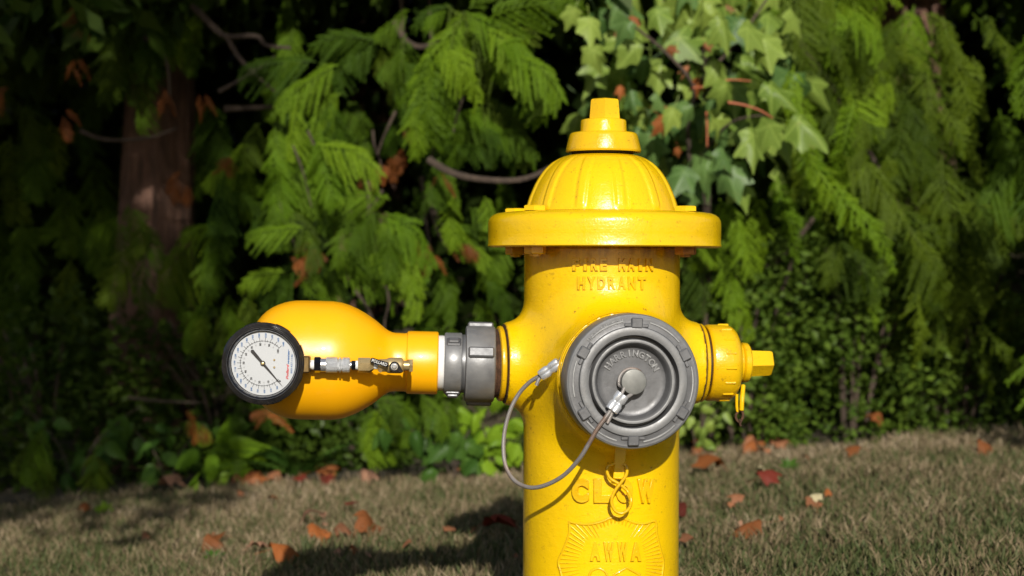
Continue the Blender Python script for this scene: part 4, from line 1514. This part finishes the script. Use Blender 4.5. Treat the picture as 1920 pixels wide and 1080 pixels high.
def badge():
    mb = MB()
    o = (1040, 830); s = 1 / 4.32
    top = [(115, 640), (170, 655), (250, 662), (320, 655), (390, 635), (440, 612), (500, 598), (560, 615), (620, 640), (680, 655), (740, 652), (810, 634)]
    rt = [(810, 634), (818, 720), (835, 800), (855, 880), (876, 962), (868, 1060), (850, 1180), (820, 1270)]
    lt = [(115, 640), (118, 720), (95, 800), (65, 880), (28, 965), (50, 1060), (75, 1180), (105, 1270)]
    bt = [(105, 1270), (300, 1300), (480, 1350), (640, 1300), (820, 1270)]
    full = top + rt[1:] + bt[::-1][1:] + lt[::-1][1:]

    def q(p):
        return (o[0] + p[0] * s, o[1] + p[1] * s)
    pts = [on_barrel(*q(p), 0.0) for p in full[:-1]]
    pts = spline(pts + [pts[0]], 3)[:-1]
    mb.tube(pts, 0.0021, 8, closed=True)
    # rays towards the rim
    C = (478, 985)
    fullv = [Vector((p[0], p[1])) for p in full]
    for k in range(72):
        a = 2 * math.pi * k / 72 + .02
        d = Vector((math.cos(a), math.sin(a)))
        best = None
        for A, B in zip(fullv, fullv[1:] + fullv[:1]):
            e = B - A
            den = d.x * e.y - d.y * e.x
            if abs(den) < 1e-6:
                continue
            w_ = A - Vector(C)
            t_ = (w_.x * e.y - w_.y * e.x) / den
            u_ = (w_.x * d.y - w_.y * d.x) / den
            if t_ > 0 and 0 <= u_ <= 1:
                best = t_ if best is None else min(best, t_)
        if best is None:
            continue
        up = abs(d.x) < 0.45
        r0 = best * (.86 if up else .66)
        if up and d.y > 0:
            continue
        P3 = [on_barrel(*q((C[0] + d.x * r, C[1] + d.y * r)), -0.0002) for r in (r0, (r0 + best * .98) / 2, best * .98)]
        mb.tube(P3, [0.0008, 0.0014, 0.0018], 6)
    # emblem tops at the bottom of the badge: a ring and a hexagon
    ring = [on_barrel(*q((350 + 74 * math.cos(t_), 1092 + 72 * math.sin(t_))), 0.0) for t_ in [i * 2 * math.pi / 28 for i in range(28)]]
    mb.tube(ring, 0.0018, 6, closed=True)
    hexa = [(580, 1012), (690, 1072), (690, 1172), (580, 1232), (475, 1172), (475, 1072)]
    hx = []
    for A, B in zip(hexa, hexa[1:] + hexa[:1]):
        for k in range(4):
            hx.append(on_barrel(*q((A[0] + (B[0] - A[0]) * k / 4, A[1] + (B[1] - A[1]) * k / 4)), 0.0))
    mb.tube(hx, 0.0018, 6, closed=True)
    mb.build('badge', M['yellow_worn'], hyd, angle=70)


badge()

# side outlets: lips, threads
OL = Vector((0, 0, ZO))


def ring_prof(a0, a1, r, rr=0.003):
    m = (a0 + a1) / 2
    hw = (a1 - a0) / 2
    return [(a0, r - .02), (a0, r - rr), (a0 + hw * .35, r - rr * .25), (m, r), (a1 - hw * .35, r - rr * .25), (a1, r - rr), (a1, r - .02)]


MB().lathe([(.138, 40 * PX), (.1395, 73 * PX), (.1405, 74 * PX), (.1415, 60 * PX)], OL, -SD, 72).build('rusty_joint', M['rust'], hyd)
MB().lathe(ring_prof(.1415, .1500, 70.5 * PX), OL, -SD, 72).build('outlet_lip', M['yellow_worn'], hyd)
MB().lathe([(.148, 50 * PX), (.149, 66 * PX), (.152, 62 * PX), (.154, 64 * PX), (.156, 60 * PX), (.160, 60 * PX)], OL, -SD, 72).build('outlet_thread', M['rust'], hyd)

MB().lathe([(.138, 40 * PX), (.1395, 74 * PX), (.1405, 75 * PX), (.1415, 60 * PX)], OL, SD, 72).build('rusty_joint', M['rust'], hyd)
MB().lathe(ring_prof(.1412, .1470, 74 * PX), OL, SD, 72).build('outlet_lip', M['yellow_worn'], hyd)
MB().lathe([(.146, 60 * PX), (.151, 60 * PX)], OL, SD, 64).build('outlet_thread', M['dark_gap'], hyd)
# right hose cap
capr = MB().lathe([(.1505, 50 * PX), (.1505, 69 * PX), (.152, 71.5 * PX), (.155, 72.5 * PX), (.178, 72.5 * PX), (.183, 71.5 * PX), (.188, 68.5 * PX), (.1925, 63.5 * PX), (.1958, 56 * PX), (.1972, 46 * PX), (.198, 36 * PX),
                   (.198, 0)], OL, SD, 96).build('hose_cap', M['yellow_worn'], hyd)
mb = MB()
for k in range(16):
    a = 2 * math.pi * k / 16 + .1
    rr_ = 72.0 * PX
    n_ = (Vector((0, 0, 1)) * math.cos(a) + SD.cross(Vector((0, 0, 1))) * math.sin(a))
    tt_ = SD.cross(n_)
    rot = Matrix((SD, tt_, n_)).transposed()
    mb.box(OL + SD * .176 + n_ * rr_, (.016, .0030, .0035), rot, .0012)
mb.build('grip_ridge', M['yellow_worn'], capr)
MB().lathe(ring_prof(.1975, .2035, 38.5 * PX, .003), OL, SD, 56).build('chain_ring', M['yellow_worn'], capr)
MB().lathe([(.203, 30 * PX), (.2045, 36.5 * PX), (.206, 38 * PX), (.2125, 37.5 * PX), (.215, 34 * PX), (.2155, 0)], OL, SD, 56).build('collar', M['yellow_worn'], capr)
MB().lathe([(.215, 23 * PX), (.2165, 26.5 * PX), (.2445, 25 * PX), (.2485, 23 * PX), (.250, 18 * PX), (.250, 0)], OL, SD, 5, phase=rad(100)).build('cap_nut', M['yellow_worn'], capr, angle=20)
# chain eye hanging from the cap
root_in = Vector((HX, 0, 0))
cy_ = 0.005
eye = [P(1392, 722, cy_) - root_in, P(1390, 745, cy_ - .01) - root_in, P(1389, 768, cy_ - .01) - root_in]
mb = MB().tube(spline(eye, 4), .0032, 8)
mb.tube(spline([P(1380, 738, cy_) - root_in, P(1380, 760, cy_) - root_in, P(1382, 772, cy_) - root_in], 4), .0022, 8)
mb.build('chain_strap', M['yellow_worn'], capr)
hk = [(1382, 772), (1378, 778), (1380, 786), (1386, 790), (1391, 782), (1391, 772), (1386, 768)]
mb = MB().tube(spline([P(a, b, cy_ - .008) - root_in for a, b in hk], 4), .0018, 7)
mb.tube(spline([P(a, b, cy_ - .010) - root_in for a, b in [(1384, 786), (1388, 789), (1386, 794), (1388, 798)]], 4), .0016, 7)
mb.build('chain_link', M['rust'], capr)

# pumper outlet and its grey cap
OP = Vector((0, 0, ZP))
MB().lathe([(.150, .05), (.1545, .0855), (.158, .0872), (.162, .0868), (.165, .083), (.166, .06)], OP, PD, 96).build('pumper_lip', M['yellow_worn'], hyd)
MB().lathe([(.164, .06), (.1645, .0835), (.168, .0835), (.1685, .06)], OP, PD, 96).build('rusty_joint', M['rust'], hyd)
OCF = OP + PD * 0.218          # face plane of the cap
U_ = Vector((0, 0, 1))
W_ = PD.cross(U_)              # to the right as seen from the road? (checked below)
RT = Vector((math.cos(TH), math.sin(TH), 0))
cap = MB().lathe([(-.050, .05), (-.050, .0835), (-.047, .0865), (-.040, .0885), (-.005, .0885), (-.0015, .0870), (0, .0845), (0, .0735), (.0004, .0722), (.0036, .0712), (.0042, .0700), (.0042, .0625), (.0034, .0608),
                  (.0010, .0603), (-.011, .0598), (-.012, .0590), (-.012, .0566), (-.011, .0560), (.0012, .0556), (.0030, .0546), (.0034, .0530), (.0030, .0512), (.0005, .0492), (-.006, .0474),
                  (-.0105, .0455), (-.012, .0430), (-.0125, .0380), (-.0125, .0200), (-.0125, 0)], OCF, PD, 160).build('pumper_cap', M['cap_grey'], hyd, angle=30)
MB().lathe([(-.013, .0185), (-.010, .0185), (-.009, .0150), (-.002, .0150), (-.001, .0165), (.0045, .0168), (.0058, .0162), (.0062, .0150), (.0062, 0)], OCF, PD, 64).build('boss', M['boss'], cap, angle=30)
# six lugs with ramped recess beside each
for k, an in enumerate((87, 150, 212, 270, 328, 27)):
    a = rad(an)
    n_ = RT * math.cos(a) + U_ * math.sin(a)
    tt_ = RT * -math.sin(a) + U_ * math.cos(a)
    rot = Matrix((n_, tt_, PD)).transposed()
    mb = MB().box(OCF + n_ * .0765 + PD * .0026, (.0135, .0150, .0062), rot, .0014)
    mb.box(OCF + n_ * .0735 + tt_ * .011 + PD * .0008, (.0045, .0100, .0032), rot, .0008)
    mb.box(OCF + n_ * .0735 - tt_ * .011 + PD * .0008, (.0045, .0100, .0032), rot, .0008)
    mb.build('lug', M['cap_grey'], cap, angle=30)
# thin raised lip between the lugs
for k in range(6):
    an0 = 27 + 60 * k + 13; an1 = 27 + 60 * k + 60 - 13
    pts = []
    for i in range(13):
        a = rad(an0 + (an1 - an0) * i / 12)
        pts.append(OCF + (RT * math.cos(a) + U_ * math.sin(a)) * .0795 + PD * .0002)
    MB().tube(pts, .0012, 6).build('rim_bead', M['cap_grey'], cap)


def arc_text(s, r, a_mid, step, size, h, m, parent, name='raised_lettering'):
    mb = MB()
    n = len(s)
    for i, ch in enumerate(s):
        a = rad(a_mid - (i - (n - 1) / 2) * step)
        nr = RT * math.cos(a) + U_ * math.sin(a)
        tg = RT * math.sin(a) - U_ * math.cos(a)
        vs, fs = text_geo(ch, size, h, h * .4, offset=size * .012)
        mb.add([OCF + nr * (r + v.y) + tg * v.x * .95 + PD * (v.z + (h * .2)) for v in vs], fs)
    return mb, name, m, parent


mb, nm, m_, pa_ = arc_text('HARRINGTON', .0365, 88, 13.2, .0115, .0012, None, None)
for i, v in enumerate(mb.v):
    mb.v[i] = tuple(Vector(v) - PD * .0125)
mb.build('raised_lettering', M['cap_grey'], cap, angle=50)
mb, nm, m_, pa_ = arc_text('HARRINGTON', .0800, 119, 3.9, .0066, .0006, None, None)
mb.build('raised_lettering', M['cap_grey'], cap, angle=50)
# rusty paint break above the cap
MB().lathe([(.1500, .0885), (.1515, .0895), (.153, .0887)], OP, PD, 96).build('paint_seam', M['yellow_worn'], hyd)

# hanger tab and figure-eight link under the pumper outlet
yh = -.126
hloc = lambda a, b, y=yh: P(a, b, y) - root_in
tabc = hloc(1161, 865)
mb = MB().box(tabc, (.0155, .006, .048), Matrix.Rotation(rad(4), 3, 'Y'), .0012)
mb.build('hanger_tab', M['yellow'], hyd, angle=30)
z7 = lambda a, b: (1040 + a / 4.32, 830 + b / 4.32)
fig8 = [(480, 170), (430, 190), (420, 240), (445, 290), (490, 318), (540, 350), (590, 400), (615, 460), (600, 530), (545, 572), (490, 555), (458, 500), (462, 440), (490, 380), (535, 320), (575, 260), (578, 205), (550, 170)]
pts = [hloc(*z7(*p), yh - .006 + (.003 if i < 7 else -.003)) for i, p in enumerate(fig8)]
MB().tube(spline(pts, 4), .0023, 10).build('chain_link', M['yellow_worn'], hyd)

# ------------------------------------------------------------------ retaining cable of the front cap
cb = thing('retaining_cable', 'looped steel retaining cable with crimped ferrules hanging from the front cap', 'cable', (HX, -.1, ZP))
cbl = Vector((HX, -.1, ZP))
path = [(1146, 768, -.232), (1136, 782, -.232), (1120, 804, -.228), (1104, 832, -.222), (1085, 862, -.21), (1056, 892, -.19), (1022, 910, -.17), (993, 914, -.15), (966, 902, -.13), (949, 876, -.115),
        (944, 842, -.11), (947, 804, -.11), (958, 766, -.115), (974, 737, -.12), (994, 716, -.13), (1014, 704, -.14)]
MB().tube(spline([P(*p) - cbl for p in path], 8), .0029, 10).build('cable', M['cable'], cb)
MB().tube(spline([P(*p) - cbl for p in [(1046, 684, -.152), (1058, 664, -.155), (1068, 648, -.158), (1078, 643, -.162), (1086, 650, -.165)]], 6), .0027, 9).build('cable_eye', M['cable'], cb)
MB().tube(spline([P(*p) - cbl for p in [(1048, 682, -.148), (1058, 674, -.152), (1070, 664, -.158), (1082, 660, -.162)]], 6), .0027, 9).build('cable_eye', M['cable'], cb)
MB().tube(spline([P(*p) - cbl for p in [(1012, 708, -.141), (1008, 716, -.140), (1006, 722, -.139)]], 4), .0026, 9).build('cable_tail', M['cable'], cb)
MB().tube(spline([P(*p) - cbl for p in [(1150, 768, -.231), (1145, 780, -.230), (1139, 793, -.229)]], 4), .0026, 9).build('cable_tail', M['cable'], cb)
bq = OCF + Vector((HX, 0, 0)) - PD * .005
lp = [P(1160, 748, -.226), P(1170, 728, -.222)]
for i in range(11):
    a = rad(200 - 22 * i)
    lp.append(bq + (RT * math.cos(a) + U_ * math.sin(a)) * .0165)
lp += [P(1180, 742, -.222), P(1164, 752, -.226)]
MB().tube([p - cbl for p in spline(lp, 3)], .0024, 8).build('cable_eye', M['cable'], cb)


def ferrule(p0, p1, r):
    p0, p1 = Vector(p0) - cbl, Vector(p1) - cbl
    ax = (p1 - p0)
    L = ax.length
    side = ax.normalized().cross(Vector((0, -1, 0))).normalized()
    mb = MB()
    pf = [(0, 0), (0, r * .85), (L * .04, r * 1.02), (L * .38, r * 1.05), (L * .46, r * .78), (L * .54, r * .78), (L * .62, r * 1.05), (L * .96, r * 1.02), (L, r * .85), (L, 0)]
    for sgn in (-1, 1):
        mb.lathe(pf, p0 + side * r * .55 * sgn, ax, 20)
    mb.build('ferrule', M['ferrule'], cb, angle=40)


ferrule(P(1168, 739, -.229), P(1146, 770, -.232), .0058)
ferrule(P(1014, 705, -.142), P(1048, 680, -.152), .0050)

# ------------------------------------------------------------------ orange diffuser screwed on the left outlet
def ax_y(px):
    return 673 + (px - 590) * 0.03


yaw2 = rad(3.0)
end = OL + Vector((HX, 0, 0)) - SD * .155
dif = thing('flow_diffuser', 'smooth orange bulb-shaped flow diffuser screwed to the left outlet', 'diffuser', P(935, 683.3, end.y))
DA = Vector((-math.cos(yaw2), -math.sin(yaw2), 0.026)).normalized()   # axis, away from the hydrant


def dpos(px):
    return (935 - px) * PX / math.cos(yaw2) * (1 - .00002 * (935 - px))


prof = [(822, 0.0), (822, 56), (821, 57.6), (819, 58.3), (768, 58.3), (765, 57.6), (763.5, 55), (760, 54), (742, 54.3), (735, 55.5), (729, 58), (722, 62.5), (714, 69), (706, 75.5), (696, 82.5), (684, 90), (670, 97.5), (655, 103.8), (640, 108),
        (625, 109.8), (600, 110), (570, 110), (556, 109.5), (545, 108), (534, 105.3), (522, 101), (512, 96), (502, 89.5), (493, 81), (486, 72), (479, 60), (475, 48), (473, 30), (472, 0)]
MB().lathe([(dpos(a), b * PX) for a, b in prof], (0, 0, 0), DA, 128).build('bulb', M['orange'], dif, angle=40)
thr = [(834, 40)]
for k in range(6):
    thr += [(833.5 - k * 2.2, 52.0), (832.6 - k * 2.2, 50.3)]
thr += [(821, 50), (821, 30)]
MB().lathe([(dpos(a), b * PX) for a, b in thr], (0, 0, 0), DA, 96).build('pipe_thread', M['white'], dif, angle=20)
sm = MB().lathe([(dpos(a), b * PX) for a, b in [(872, 40), (872, 54), (866, 54), (865.5, 56.2), (864, 57), (836, 57), (834, 56), (833, 53), (833, 40)]], (0, 0, 0), DA, 96).build('swivel_coupling', M['grey'], dif)
lg = MB().lathe([(dpos(a), b * PX) for a, b in [(927, 50), (927, 67), (925.5, 69.5), (923, 70.8), (877, 70.8), (873.5, 69.5), (872, 66), (871.5, 50)]], (0, 0, 0), DA, 96).build('hose_coupling', M['grey'], dif)
mb = MB().lathe([(dpos(a), b * PX) for a, b in [(936, 40), (936, 56), (934, 58), (932, 55), (930, 58), (928, 55), (927, 58), (926.5, 50)]], (0, 0, 0), DA, 72)
mb.build('coupling_thread', M['dark_gap'], dif)
Sd = DA.cross(Vector((0, 0, 1))).normalized()        # horizontal, across the axis
if Sd.y > 0:
    Sd = -Sd
Ud = Sd.cross(DA).normalized()
if Ud.z < 0:
    Ud = -Ud


def lug_at(par, px, ang, rpx, size, n=1):
    a = rad(ang)
    nr = Sd * math.cos(a) + Ud * math.sin(a)       # 0 towards the road, 90 up
    tg = nr.cross(DA)
    rot = Matrix((DA, tg, nr)).transposed()
    mb = MB()
    if n == 1:
        mb.box(DA * dpos(px) + nr * rpx * PX, size, rot, .0022)
    else:
        mb.box(DA * dpos(px) + nr * (rpx - 2) * PX, (size[0], size[1], size[2]), rot, .002)
        mb.box(DA * dpos(px) + nr * (rpx + 3) * PX, (size[0] * .74, size[1] * .62, size[2] * .9), rot, .0016)
    mb.build('lug', M['grey'], par, angle=30)


for ang in (20, 100, 180, 262):
    lug_at(lg, 900, ang, 71, (.036, .0150, .0105))
for ang in (47, 137, 227, 286):
    lug_at(sm, 850, ang, 57, (.0205, .0150, .0080), 2)

# ------------------------------------------------------------------ brass valve and quick coupler
yv = dif.location.y - .115
VA = P(568, 684, yv)
VB = P(774, 685.5, yv + .012)
val = thing('valve_assembly', 'brass ball valve with black lever and chrome quick coupler in front of the diffuser', 'valve', VA)
vd = (VB - VA)
vlen = vd.length
vd.normalize()
SP = vlen / 206.0
vp = lambda px: (px - 568) * SP


def vl(name, pr, m, segs=28, phase=0.0, angle=35, parent=val):
    return MB().lathe([(vp(a), b * SP) for a, b in pr], (0, 0, 0), vd, segs, phase=phase).build(name, M[m], parent, angle=angle)


vl('square_stub', [(560, 9), (584, 9.5), (584, 0)], 'dark_brass', 4, rad(45), 20)
vl('thread_tape', [(582, 0), (582, 8.5), (585, 9.4), (589, 9.2), (590, 7)], 'tape')
vl('coupler_nut', [(589, 0), (589, 14), (590.5, 15.4), (600, 15.4), (601.5, 14)], 'black', 6, rad(12), 20)
vl('coupler_body', [(600, 0), (600, 12.8), (612, 12.8), (612, 0)], 'chrome', 32)
vl('knurled_sleeve', [(610.5, 11), (611, 14), (612, 15), (631.5, 15), (632.5, 14), (632.6, 11.5), (635, 11.5), (635.2, 14), (636, 14.6), (638.6, 14.6), (639.4, 14), (639.5, 11.5), (641.6, 11.5), (641.8, 14), (643, 14.6), (654, 14.6), (656, 12.8), (656.2, 6)], 'knurl', 48, 0, 25)
vl('plug_stem', [(655, 0), (655, 7), (660, 6.5), (666, 7)], 'chrome', 20)
vl('plug_nut', [(658.5, 0), (658.5, 9), (660, 10), (665, 10), (666.5, 9), (666.5, 0)], 'black', 6, rad(30), 20)
vl('thread_tape', [(666, 0), (666, 8), (669, 8.8), (672, 8.2), (672, 0)], 'tape')
vl('hex_socket', [(671, 0), (671, 13.6), (672, 14.5), (693, 14.5), (695, 13), (700, 9.5), (701, 7)], 'brass', 6, rad(10), 20)
vl('thread_tape', [(700, 0), (700, 7), (703, 7.8), (708, 7.4), (709, 6)], 'tape')
bodyv = vl('valve_body', [(708, 0), (708, 9), (710, 11.5), (713, 12), (722, 12), (725, 12.6), (727, 14), (730, 14.8), (752, 14.8), (755, 13), (757, 9.5), (767, 9), (768, 9)], 'brass', 40)
vl('end_hex', [(767, 8), (767, 12.4), (768, 13.2), (773, 13.2), (774, 12), (774, 0)], 'brass', 6, rad(25), 20)
# elbow back into the diffuser's neck
mb = MB().tube([vd * vp(762) + Vector((0, .004, 0)), vd * vp(762) + Vector((0, .075, 0))], .0055, 16)
mb.build('elbow', M['dark_brass'], val)
# lever
fy = -15.5 * SP
lv = lambda a, b, y: P(560 + a / 8.35, 650 + b / 8.35, yv + .010 + fy + y) - val.location
p0, p1 = lv(1130, 205, -.006), lv(1405, 290, -.006)
axl = (p1 - p0).normalized()
nl = Vector((0, -1, 0)); nl = (nl - axl * nl.dot(axl)).normalized()
ul = nl.cross(axl)
rot = Matrix((axl, ul, nl)).transposed()
lever = MB().box((p0 + p1) / 2, ((p1 - p0).length, 9.4 * SP, .0035), rot, .0010).build('lever', M['black'], val, angle=30)
pv = lv(1500, 312, -.003)
tip = lv(1640, 392, -.003)
mb = MB()
outl = []
axp = (tip - pv).normalized(); 
nlp = (Vector((0, -1, 0)) - axp * Vector((0, -1, 0)).dot(axp)).normalized(); ulp = nlp.cross(axp)
for k in range(25):
    a = rad(60 + 240 * k / 24)
    outl.append(pv + (axp * math.cos(a) + ulp * math.sin(a)) * 9.6 * SP)
outl.append(tip)
n_ = len(outl)
mb.add([p + nlp * .0018 for p in outl] + [p - nlp * .0018 for p in outl], [tuple(range(n_)), tuple(range(2 * n_ - 1, n_ - 1, -1))] + [(i, i + n_, (i + 1) % n_ + n_, (i + 1) % n_) for i in range(n_)])
mb.build('lever_plate', M['black'], lever, angle=30)
MB().lathe([(-.004, 0), (-.004, 3.5 * SP), (.010, 3.5 * SP)], pv, (0, 1, 0), 12).build('valve_stem', M['dark_brass'], val)
MB().lathe([(-.001, 7.0 * SP), (.0025, 7.0 * SP), (.003, 6.4 * SP), (.003, 4.4 * SP), (.0055, 4.2 * SP), (.006, 3 * SP), (.006, 0)], pv, (0, -1, 0), 20).build('lever_nut', M['chrome'], lever, angle=30)
pk = lv(1280, 372, .004)
MB().lathe([(-.002, 0), (-.002, 3.6 * SP), (.004, 3.8 * SP), (.008, 2 * SP)], pk, (0, 1, 0), 14).build('stop_pin', M['dark_brass'], val)
vs, fs = text_geo('POLLARD', 1.0, 0.03, 0.01, offset=.015)
w_ = max(v.x for v in vs) - min(v.x for v in vs); h_ = max(v.y for v in vs) - min(v.y for v in vs)
sx = (p1 - p0).length * .86 / w_; sy = 6.0 * SP / h_
MB().add([(p0 + p1) / 2 + axl * v.x * sx + ul * v.y * sy + nl * (.00175 + .012 * v.z) for v in vs], fs).build('raised_lettering', M['silver_ink'], lever, smooth=False)

# ------------------------------------------------------------------ pressure gauge
yg = VA.y - .018
GC = P(492.8, 681.8, yg)
gg = thing('pressure_gauge', 'round black-rimmed pressure gauge with white dial in front of the orange diffuser', 'gauge', GC, (0, 0, rad(1)))
Kg = (yg - CAM.y) / FPX          # metres per pixel there
ND = (0, -1, 0)
MB().lathe([(-.034, 0), (-.034, 60 * Kg), (-.030, 66 * Kg), (-.018, 68 * Kg), (-.016, 73 * Kg), (-.006, 74 * Kg), (-.006, 60 * Kg)], (0, 0, 0), ND, 96).build('case', M['black'], gg, angle=30)
bz = [(-.008, 70 * Kg), (-.008, 76.5 * Kg), (-.006, 77.5 * Kg), (-.0015, 77.5 * Kg), (-.0005, 76.6 * Kg), (-.0005, 75.2 * Kg), (.0010, 75.0 * Kg), (.0018, 74.2 * Kg), (.0018, 72.6 * Kg), (.0030, 72.4 * Kg), (.0038, 71.6 * Kg), (.0038, 70 * Kg),
      (.0050, 69.8 * Kg), (.0056, 69.0 * Kg), (.0056, 67.2 * Kg), (.0048, 66.4 * Kg), (.0030, 66 * Kg), (.0020, 64.5 * Kg), (.0020, 63.5 * Kg), (-.0005, 62.2 * Kg), (-.004, 61.2 * Kg), (-.007, 61 * Kg)]
bez = MB().lathe(bz, (0, 0, 0), ND, 128).build('bezel', M['black'], gg, angle=30)
mb = MB()
for k in range(8):
    a = 2 * math.pi * k / 8 + .27
    n_ = Vector((math.cos(a), 0, math.sin(a))); t_ = Vector((-math.sin(a), 0, math.cos(a)))
    rot = Matrix((n_, t_, Vector((0, -1, 0)))).transposed()
    for j in range(7):
        aa = a + (j - 3) * .055
        n2 = Vector((math.cos(aa), 0, math.sin(aa))); t2 = Vector((-math.sin(aa), 0, math.cos(aa)))
        mb.box(n2 * 77.2 * Kg + Vector((0, .008, 0)), (2.6 * Kg, .0036, .012), Matrix((n2, t2, Vector((0, -1, 0)))).transposed(), .0006)
mb.build('grip_segment', M['black'], bez, angle=30)
dl = MB().lathe([(-.0068, 62 * Kg), (-.0062, 62 * Kg), (-.0060, 0)], (0, 0, 0), ND, 96).build('dial', M['dial'], gg)
Zd = 1 / 6.55 * Kg           # metres per pixel of the close-up the dial was read from
DC = (482, 537)


def dpt(a, b, lift=.0):
    return Vector(((a - DC[0]) * Zd - 0.9 * Kg, .0060 - lift, -(b - DC[1]) * Zd))


def dial_txt(mb, s, a, b, h_px, rot=90, shear=0.0, w_px=None, off=0.0, lift=.0004):
    vs, fs = text_geo(s, 1.0, 0.0, 0.0, offset=off, shear=shear)
    hh = max(v.y for v in vs) - min(v.y for v in vs)
    ww = max(v.x for v in vs) - min(v.x for v in vs)
    sy = h_px / hh
    sx = sy if w_px is None else w_px / ww
    c, s_ = math.cos(rad(rot)), math.sin(rad(rot))
    mb.add([dpt(a + (v.x * sx * c - v.y * sy * s_), b - (v.x * sx * s_ + v.y * sy * c), lift) for v in vs], fs)


def vang(v):
    return rad(-45 - 2.7 * v - 1.5)


kb, kg_, kbl, kr = MB(), MB(), MB(), MB()
for v in range(0, 101, 10):
    a = vang(v)
    r = 236 if v not in (0, 100) else 290
    if v == 100: pos = (668, 387)
    elif v == 0: pos = (690, 755)
    else: pos = (DC[0] + math.cos(a) * r, DC[1] - math.sin(a) * r)
    dial_txt(kb, str(v), pos[0], pos[1], 27, off=.035, w_px=None)
for v in range(5, 100, 10):
    a = vang(v)
    dial_txt(kg_, str(v), DC[0] + math.cos(a) * 236, DC[1] - math.sin(a) * 236, 15)
blue = ['360', '510', '630', '750', '840', '920', '1000', '1060', '1110', '1190', '1250', '1300', '1350', '1405', '1455', '1500', '1550', '1590', '1635', '1680']
for k, s in enumerate(blue):
    a = vang(5 + 5 * k)
    dial_txt(kbl, s, DC[0] + math.cos(a) * 348, DC[1] - math.sin(a) * 346, 22, off=.022)
# scale arc and ticks
arc0, arc1 = [], []
for k in range(101):
    a = vang(k)
    arc0.append((DC[0] + math.cos(a) * 279, DC[1] - math.sin(a) * 279)); arc1.append((DC[0] + math.cos(a) * 274, DC[1] - math.sin(a) * 274))
V_ = [dpt(*p, .0004) for p in arc0] + [dpt(*p, .0004) for p in arc1]
kb.add(V_, [(i, i + 1, i + 102, i + 101) for i in range(100)])
for k in range(0, 101):
    if k % 5 and k % 5 != 2:
        continue
    a = vang(k)
    r0, r1 = (262, 318) if k % 5 == 0 else (266, 292)
    c, s_ = math.cos(a), math.sin(a)
    w = 2.3
    q = [(r0, -w), (r1, -w), (r1, w), (r0, w)]
    kb.add([dpt(DC[0] + r * c - o_ * s_, DC[1] - (r * s_ + o_ * c), .0004) for r, o_ in q], [(0, 1, 2, 3)])
dial_txt(kr, 'Pollard', 784, 640, 30, rot=88, shear=.3, w_px=188, off=.03)
dial_txt(kbl, 'water', 797, 452, 25, rot=88, shear=.3, w_px=182, off=.03)
dial_txt(kbl, '800-437-1146', 836, 543, 22, rot=88, w_px=235, off=.01)
for mbb, m in ((kb, 'ink_black'), (kg_, 'ink_grey'), (kbl, 'ink_blue'), (kr, 'ink_red')):
    mbb.build('dial_print', M[m], dl, smooth=False)
for b in (495, 585):
    MB().lathe([(0, 0), (0, 13 * Zd), (.0012, 12 * Zd), (.0016, 8 * Zd), (.0016, 0)], dpt(622, b), ND, 20).build('dial_rivet', M['brass'], dl)
# needle
tipv = Vector((246, 288)); L1 = tipv.length
ua = Vector((tipv.x / L1, tipv.y / L1)); un = Vector((-ua.y, ua.x))
oo = []
for k in range(13):
    a = rad(90 + 180 * k / 12)
    oo.append(ua * (-196 + 22 * math.cos(a)) + un * 22 * math.sin(a))
oo += [ua * -30 - un * 16, ua * 30 - un * 15, ua * 250 - un * 6.5, ua * L1, ua * 250 + un * 6.5, ua * 30 + un * 15, ua * -30 + un * 16]
n_ = len(oo)
vv = [dpt(DC[0] + p.x, DC[1] + p.y, .0013) for p in oo] + [dpt(DC[0] + p.x, DC[1] + p.y, .0007) for p in oo]
ndl = MB().add(vv, [tuple(range(n_)), tuple(range(2 * n_ - 1, n_ - 1, -1))] + [(i, i + n_, (i + 1) % n_ + n_, (i + 1) % n_) for i in range(n_)])
ndl.lathe([(0, 0), (0, 32 * Zd), (.0012, 31 * Zd)], dpt(*DC, .0006), ND, 32)
no = ndl.build('needle', M['needle'], gg, smooth=False)
MB().lathe([(0, 0), (0, 20 * Zd), (.0016, 19 * Zd), (.002, 14 * Zd), (.002, 0)], dpt(*DC, .0016), ND, 28).build('hub', M['brass'], no)
MB().lathe([(-.0010, 62.5 * Kg), (-.0004, 62.5 * Kg), (-.0004, 0)], (0, 0, 0), ND, 96).build('lens', M['glass'], gg)
mb = MB().box(Vector((73 * Kg + .004, .012, -2 * Kg)), (.012, .020, .022), None, .0015)
mb.build('socket', M['dark_brass'], gg, angle=30)
